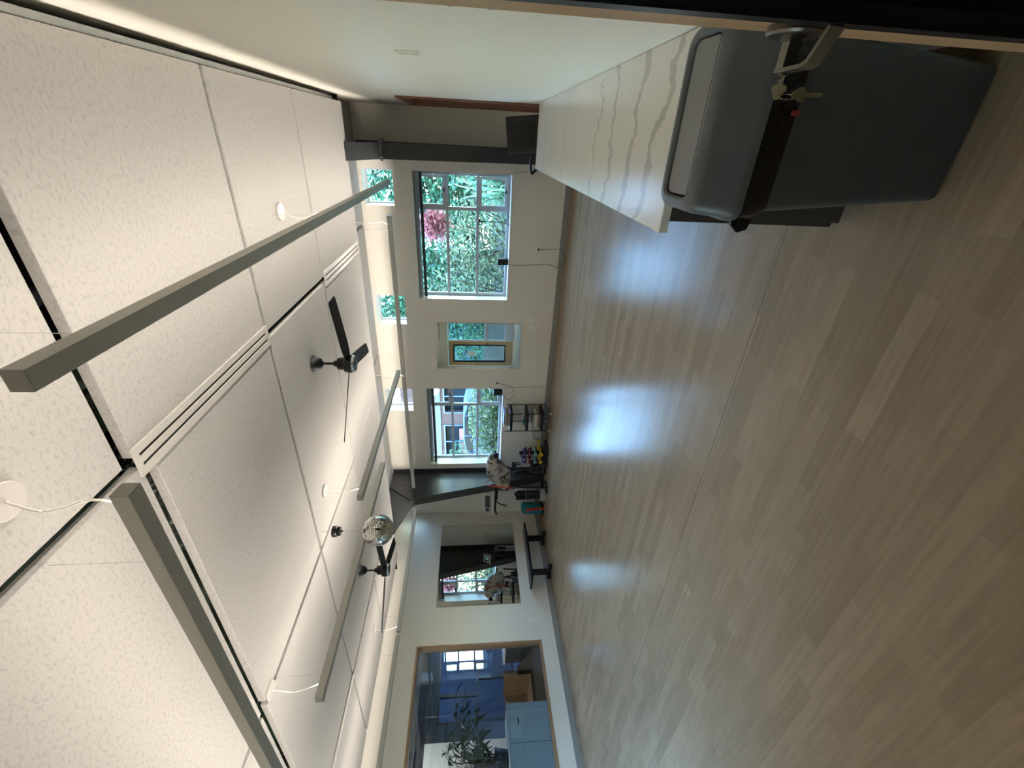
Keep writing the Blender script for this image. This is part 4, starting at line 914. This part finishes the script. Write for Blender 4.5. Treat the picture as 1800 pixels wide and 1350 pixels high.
# ------------------------------------------------------------ outside
solo('garden_ground', MB().box(-45, 25, 8.15, 16.2, -.4, -.15), 'ground', 'pale gravel ground outside the windows', 'ground', kind='structure').name = 'floor_outside'
solo('street', MB().box(-45, 25, 16.2, 24, -.4, .55), 'road', 'asphalt street beyond the hedge', 'street', kind='structure').name = 'floor_street'
struct('floor_back_yard', MB().box(-25, 15, -30, -.2, -.3, -.05), 'ground')
# car
t = thing('parked_car', 'silver blue car parked beyond the hedge, seen through the smaller window', 'car', (-12.2, 17.4, .55))
cz, cy0_, cy1_ = .55, 16.6, 18.3
side = [(-15.0, .45), (-15.05, .62), (-14.95, .82), (-13.95, 1.0), (-13.2, 1.36), (-12.5, 1.47), (-11.2, 1.46), (-10.4, 1.28), (-9.95, 1.0), (-9.9, .5), (-10.1, .25), (-14.8, .22)]
def body(poly, y0, y1, tuck):
    ys_ = (y0, y0+.12, y1-.12, y1); rg = []
    for i, y in enumerate(ys_):
        k = 1 if 0 < i < 3 else tuck
        rg.append([(-12.4+(x+12.4)*k, y, cz+.25+(z-.25)*k) for x, z in poly])
    return MB().loft(rg, True, False)
build('body', body(side, cy0_, cy1_, .97), 'car', t, bevel=.03)
build('side_glass', MB().prism([(-13.7, 1.02+cz), (-13.05, 1.33+cz), (-12.35, 1.40+cz), (-12.30, 1.02+cz)], 'y', cy0_-.012, cy0_+.004), 'cglass', t)
build('side_glass', MB().prism([(-12.22, 1.02+cz), (-12.25, 1.40+cz), (-11.2, 1.38+cz), (-11.15, 1.02+cz)], 'y', cy0_-.012, cy0_+.004), 'cglass', t)
build('side_glass', MB().prism([(-11.07, 1.02+cz), (-11.12, 1.37+cz), (-10.55, 1.22+cz), (-10.3, 1.04+cz)], 'y', cy0_-.012, cy0_+.004), 'cglass', t)
for x in (-13.85, -11.0):
    w = build('wheel', MB().lathe([(.22, -.02), (.33, -.02), (.345, .02), (.345, .16), (.33, .2)], (x, cy0_-.0, cz+.345), 'y', 30), 'tyre', t)
    rm = MB().lathe([(.24, -.03), (.225, -.028), (.215, .02), (.235, .03)], (x, cy0_, cz+.345), 'y', 30).lathe([(.04, -.04), (.045, .0)], (x, cy0_, cz+.345), 'y', 12)
    for k in range(9):
        s0 = len(rm.v); rm.box(-.018, .018, -.03, -.005, .03, .225); rm.xf(Matrix.Translation((x, cy0_, cz+.345)) @ Matrix.Rotation(2*PI*k/9, 4, 'Y'), s0)
    build('rim', rm, 'rim', w)
build('wing_mirror', MB().rbox(-13.35, -13.2, cy0_-.18, cy0_-.01, cz+1.0, cz+1.13, .03), 'car', t)
build('door_handle', MB().box(-12.5, -12.35, cy0_-.03, cy0_-.01, cz+.92, cz+.95), 'car', t)
# brick shop across the street
t = thing('brick_building', 'brick shop building with blue trim across the street', 'building', (-18, 26, .5))
build('wall', MB().holed(-34, -6, .5, 6.5, [(-21.2, -18.2, 1.6, 3.6), (-17.2, -14.4, 1.6, 3.6), (-30, -24, 1.4, 3.6), (-12.5, -9, 1.4, 3.8)], 'y', 26, 26.4), 'brick', t)
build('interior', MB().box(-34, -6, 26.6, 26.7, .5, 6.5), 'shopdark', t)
for (a, b) in ((-21.2, -18.2), (-17.2, -14.4), (-30, -24), (-12.5, -9)):
    w = build('window_frame', MB().holed(a, b, 1.4 if a in (-30, -12.5) else 1.6, 3.6, [(a+.08, (a+b)/2-.04, 1.7, 3.5), ((a+b)/2+.04, b-.08, 1.7, 3.5)], 'y', 25.95, 26.05), 'signb', t)
build('blue_band', MB().box(-34, -6, 25.9, 26.0, 3.8, 4.15), 'signb', t)
build('oval_sign', MB().lathe([(.55, 0), (.5, -.05), (.01, -.05)], (-15.0, 25.6, 4.3), 'y', 24), 'signw', t, 'white oval sign')
build('red_panel', MB().box(-20.9, -18.6, 26.02, 26.06, 1.9, 2.5), 'pink', t)
def bush(name, c, ax, n, ln, wd, m_, lb, cat='bush', trunk=True, group=None, droop=.3, up=.3):
    t = thing(name, lb, cat, (c[0], c[1], -.15), group)
    mb = MB(); leaves(mb, c, ax, n, ln, wd, droop, up); build('foliage', mb, m_, t)
    if trunk:
        s_ = MB()
        for k in range(9):
            a = 2*PI*k/9; e = (c[0]+ax[0]*.7*math.cos(a), c[1]+ax[1]*.6*math.sin(a), c[2]+ax[2]*random.uniform(-.2, .7))
            s_.tube([(c[0], c[1], -.15), (c[0]+ax[0]*.2*math.cos(a), c[1]+ax[1]*.2*math.sin(a), (c[2]-.15)*.5), e], .018, 5)
        build('stems', s_, 'stem', t)
    return t
# behind the larger window: dense shrubs, with a grass fountain at the right
bush('shrub', (-3.6, 10.6, 1.3), (1.1, .9, 1.6), 3000, .13, .065, 'leaf2', 'olive leafed shrub at the left of the larger window')
bush('shrub', (-2.1, 10.9, 1.1), (1.1, .9, 1.5), 3000, .13, .065, 'leaf2', 'pale green leafed shrub filling the middle of the larger window')
bush('shrub', (-5.0, 19.5, 2.4), (4.2, 1.3, 2.0), 9000, .30, .15, 'leaf', 'green tree crown at the top of the larger window')
bush('shrub', (-1.4, 17.5, 3.0), (2.1, 1.1, 2.8), 7000, .28, .13, 'leaf', 'green tree crown outside the high window by the column')
bush('shrub', (-7.2, 19.4, 4.6), (1.3, 1.0, 1.7), 3600, .26, .12, 'leaf', 'tree crown outside the middle high window')
bush('flowering_bush', (-1.75, 10.2, 2.45), (.35, .25, .36), 700, .13, .10, 'pink', 'pink flowering bush high in the right of the larger window', trunk=False)
t = thing('fountain_grass', 'tall arching grass clump behind the right panes of the larger window', 'ornamental grass', (-.55, 9.5, -.15))
mb = MB()
for i in range(420):
    a = random.uniform(0, 2*PI); hgt = random.uniform(1.5, 3.1); rch = random.uniform(.3, 1.5); w = random.uniform(.014, .042)
    b0 = Vector((-.55+random.uniform(-.5, .5), 9.6+random.uniform(-.25, .25), -.15)); d = Vector((math.cos(a), math.sin(a)*.45, 0)); s_ = Vector((-d.y, d.x, 0)).normalized()*w
    P = []
    for k in range(7):
        u = k/6; P.append(b0+d*rch*u*u+Vector((0, 0, hgt*(u*1.55-.75*u*u*(1+.4*rch)))))
    vs = []
    for k, p in enumerate(P): ww = s_*(1-.8*k/6); vs += [p-ww, p+ww]
    mb.add(vs, [(2*k, 2*k+1, 2*k+3, 2*k+2) for k in range(6)])
build('blades', mb, 'leaf3', t)
# hedge below the smaller window
bush('hedge', (-7.6, 11.2, .9), (1.75, .55, .85), 7500, .11, .055, 'leafh', 'sunlit pale hedge below the car in the smaller window', 'hedge')
bush('shrub', (-20.5, 24.6, 2.0), (2.2, .8, 1.3), 1800, .22, .1, 'leaf', 'dark shrub before the brick building')
bush('shrub', (-11.6, 11.2, 3.3), (2.1, 1.1, 1.1), 2600, .13, .06, 'leaf', 'bright leafed tree outside the corner high window')
# fence and trees behind the far shrubs
bush('shrub', (-.2, 11.6, 1.2), (1.1, .8, 1.6), 3000, .15, .07, 'leaf', 'deep green shrub behind the arching grass')
bush('tree', (2.6, 15.5, 3.0), (2.4, 1.6, 2.0), 2600, .2, .09, 'leaf', 'big tree beyond the fence to the right', 'tree')
# back yard behind the glazed door
bush('shrub', (-8.2, -5.5, 1.0), (1.8, 1.0, 1.2), 2600, .16, .07, 'leaf', 'green bush behind the back door, seen in the small mirror')
bush('tree', (-8.6, -7, 1.6), (3.5, 1.4, 2.2), 3600, .36, .16, 'leaf', 'tree in the yard behind the back door', 'tree')
solo('yard_sky_screen', MB().box(-20, 6, -10.3, -10.1, -.05, 7.5), 'bluew', 'tall blue grey wall added behind the back yard to hide the bright sky', 'wall')  # added to screen the bright sky from the small mirror
solo('yard_fence', MB().box(-14, 4, -3.3, -3.24, -.05, 1.05), 'lgwood', 'low grey board fence in the back yard', 'fence')
# unseen hallway added behind the camera so the near floor stays dark
struct('wall_hall_left', MB().box(-1.35, -1.25, -3.0, -.16, 0, 2.7), 'wall'); struct('wall_hall_right', MB().box(.62, .72, -3.0, -.16, 0, 2.7), 'wall')
struct('wall_hall_end', MB().box(-1.35, .72, -3.1, -3.0, 0, 2.7), 'wall'); struct('ceiling_hall', MB().box(-1.35, .72, -3.1, -.16, 2.7, 2.8), 'wall'); struct('floor_hall', MB().box(-1.25, .62, -3.0, -.25, -.04, 0), 'carpet')
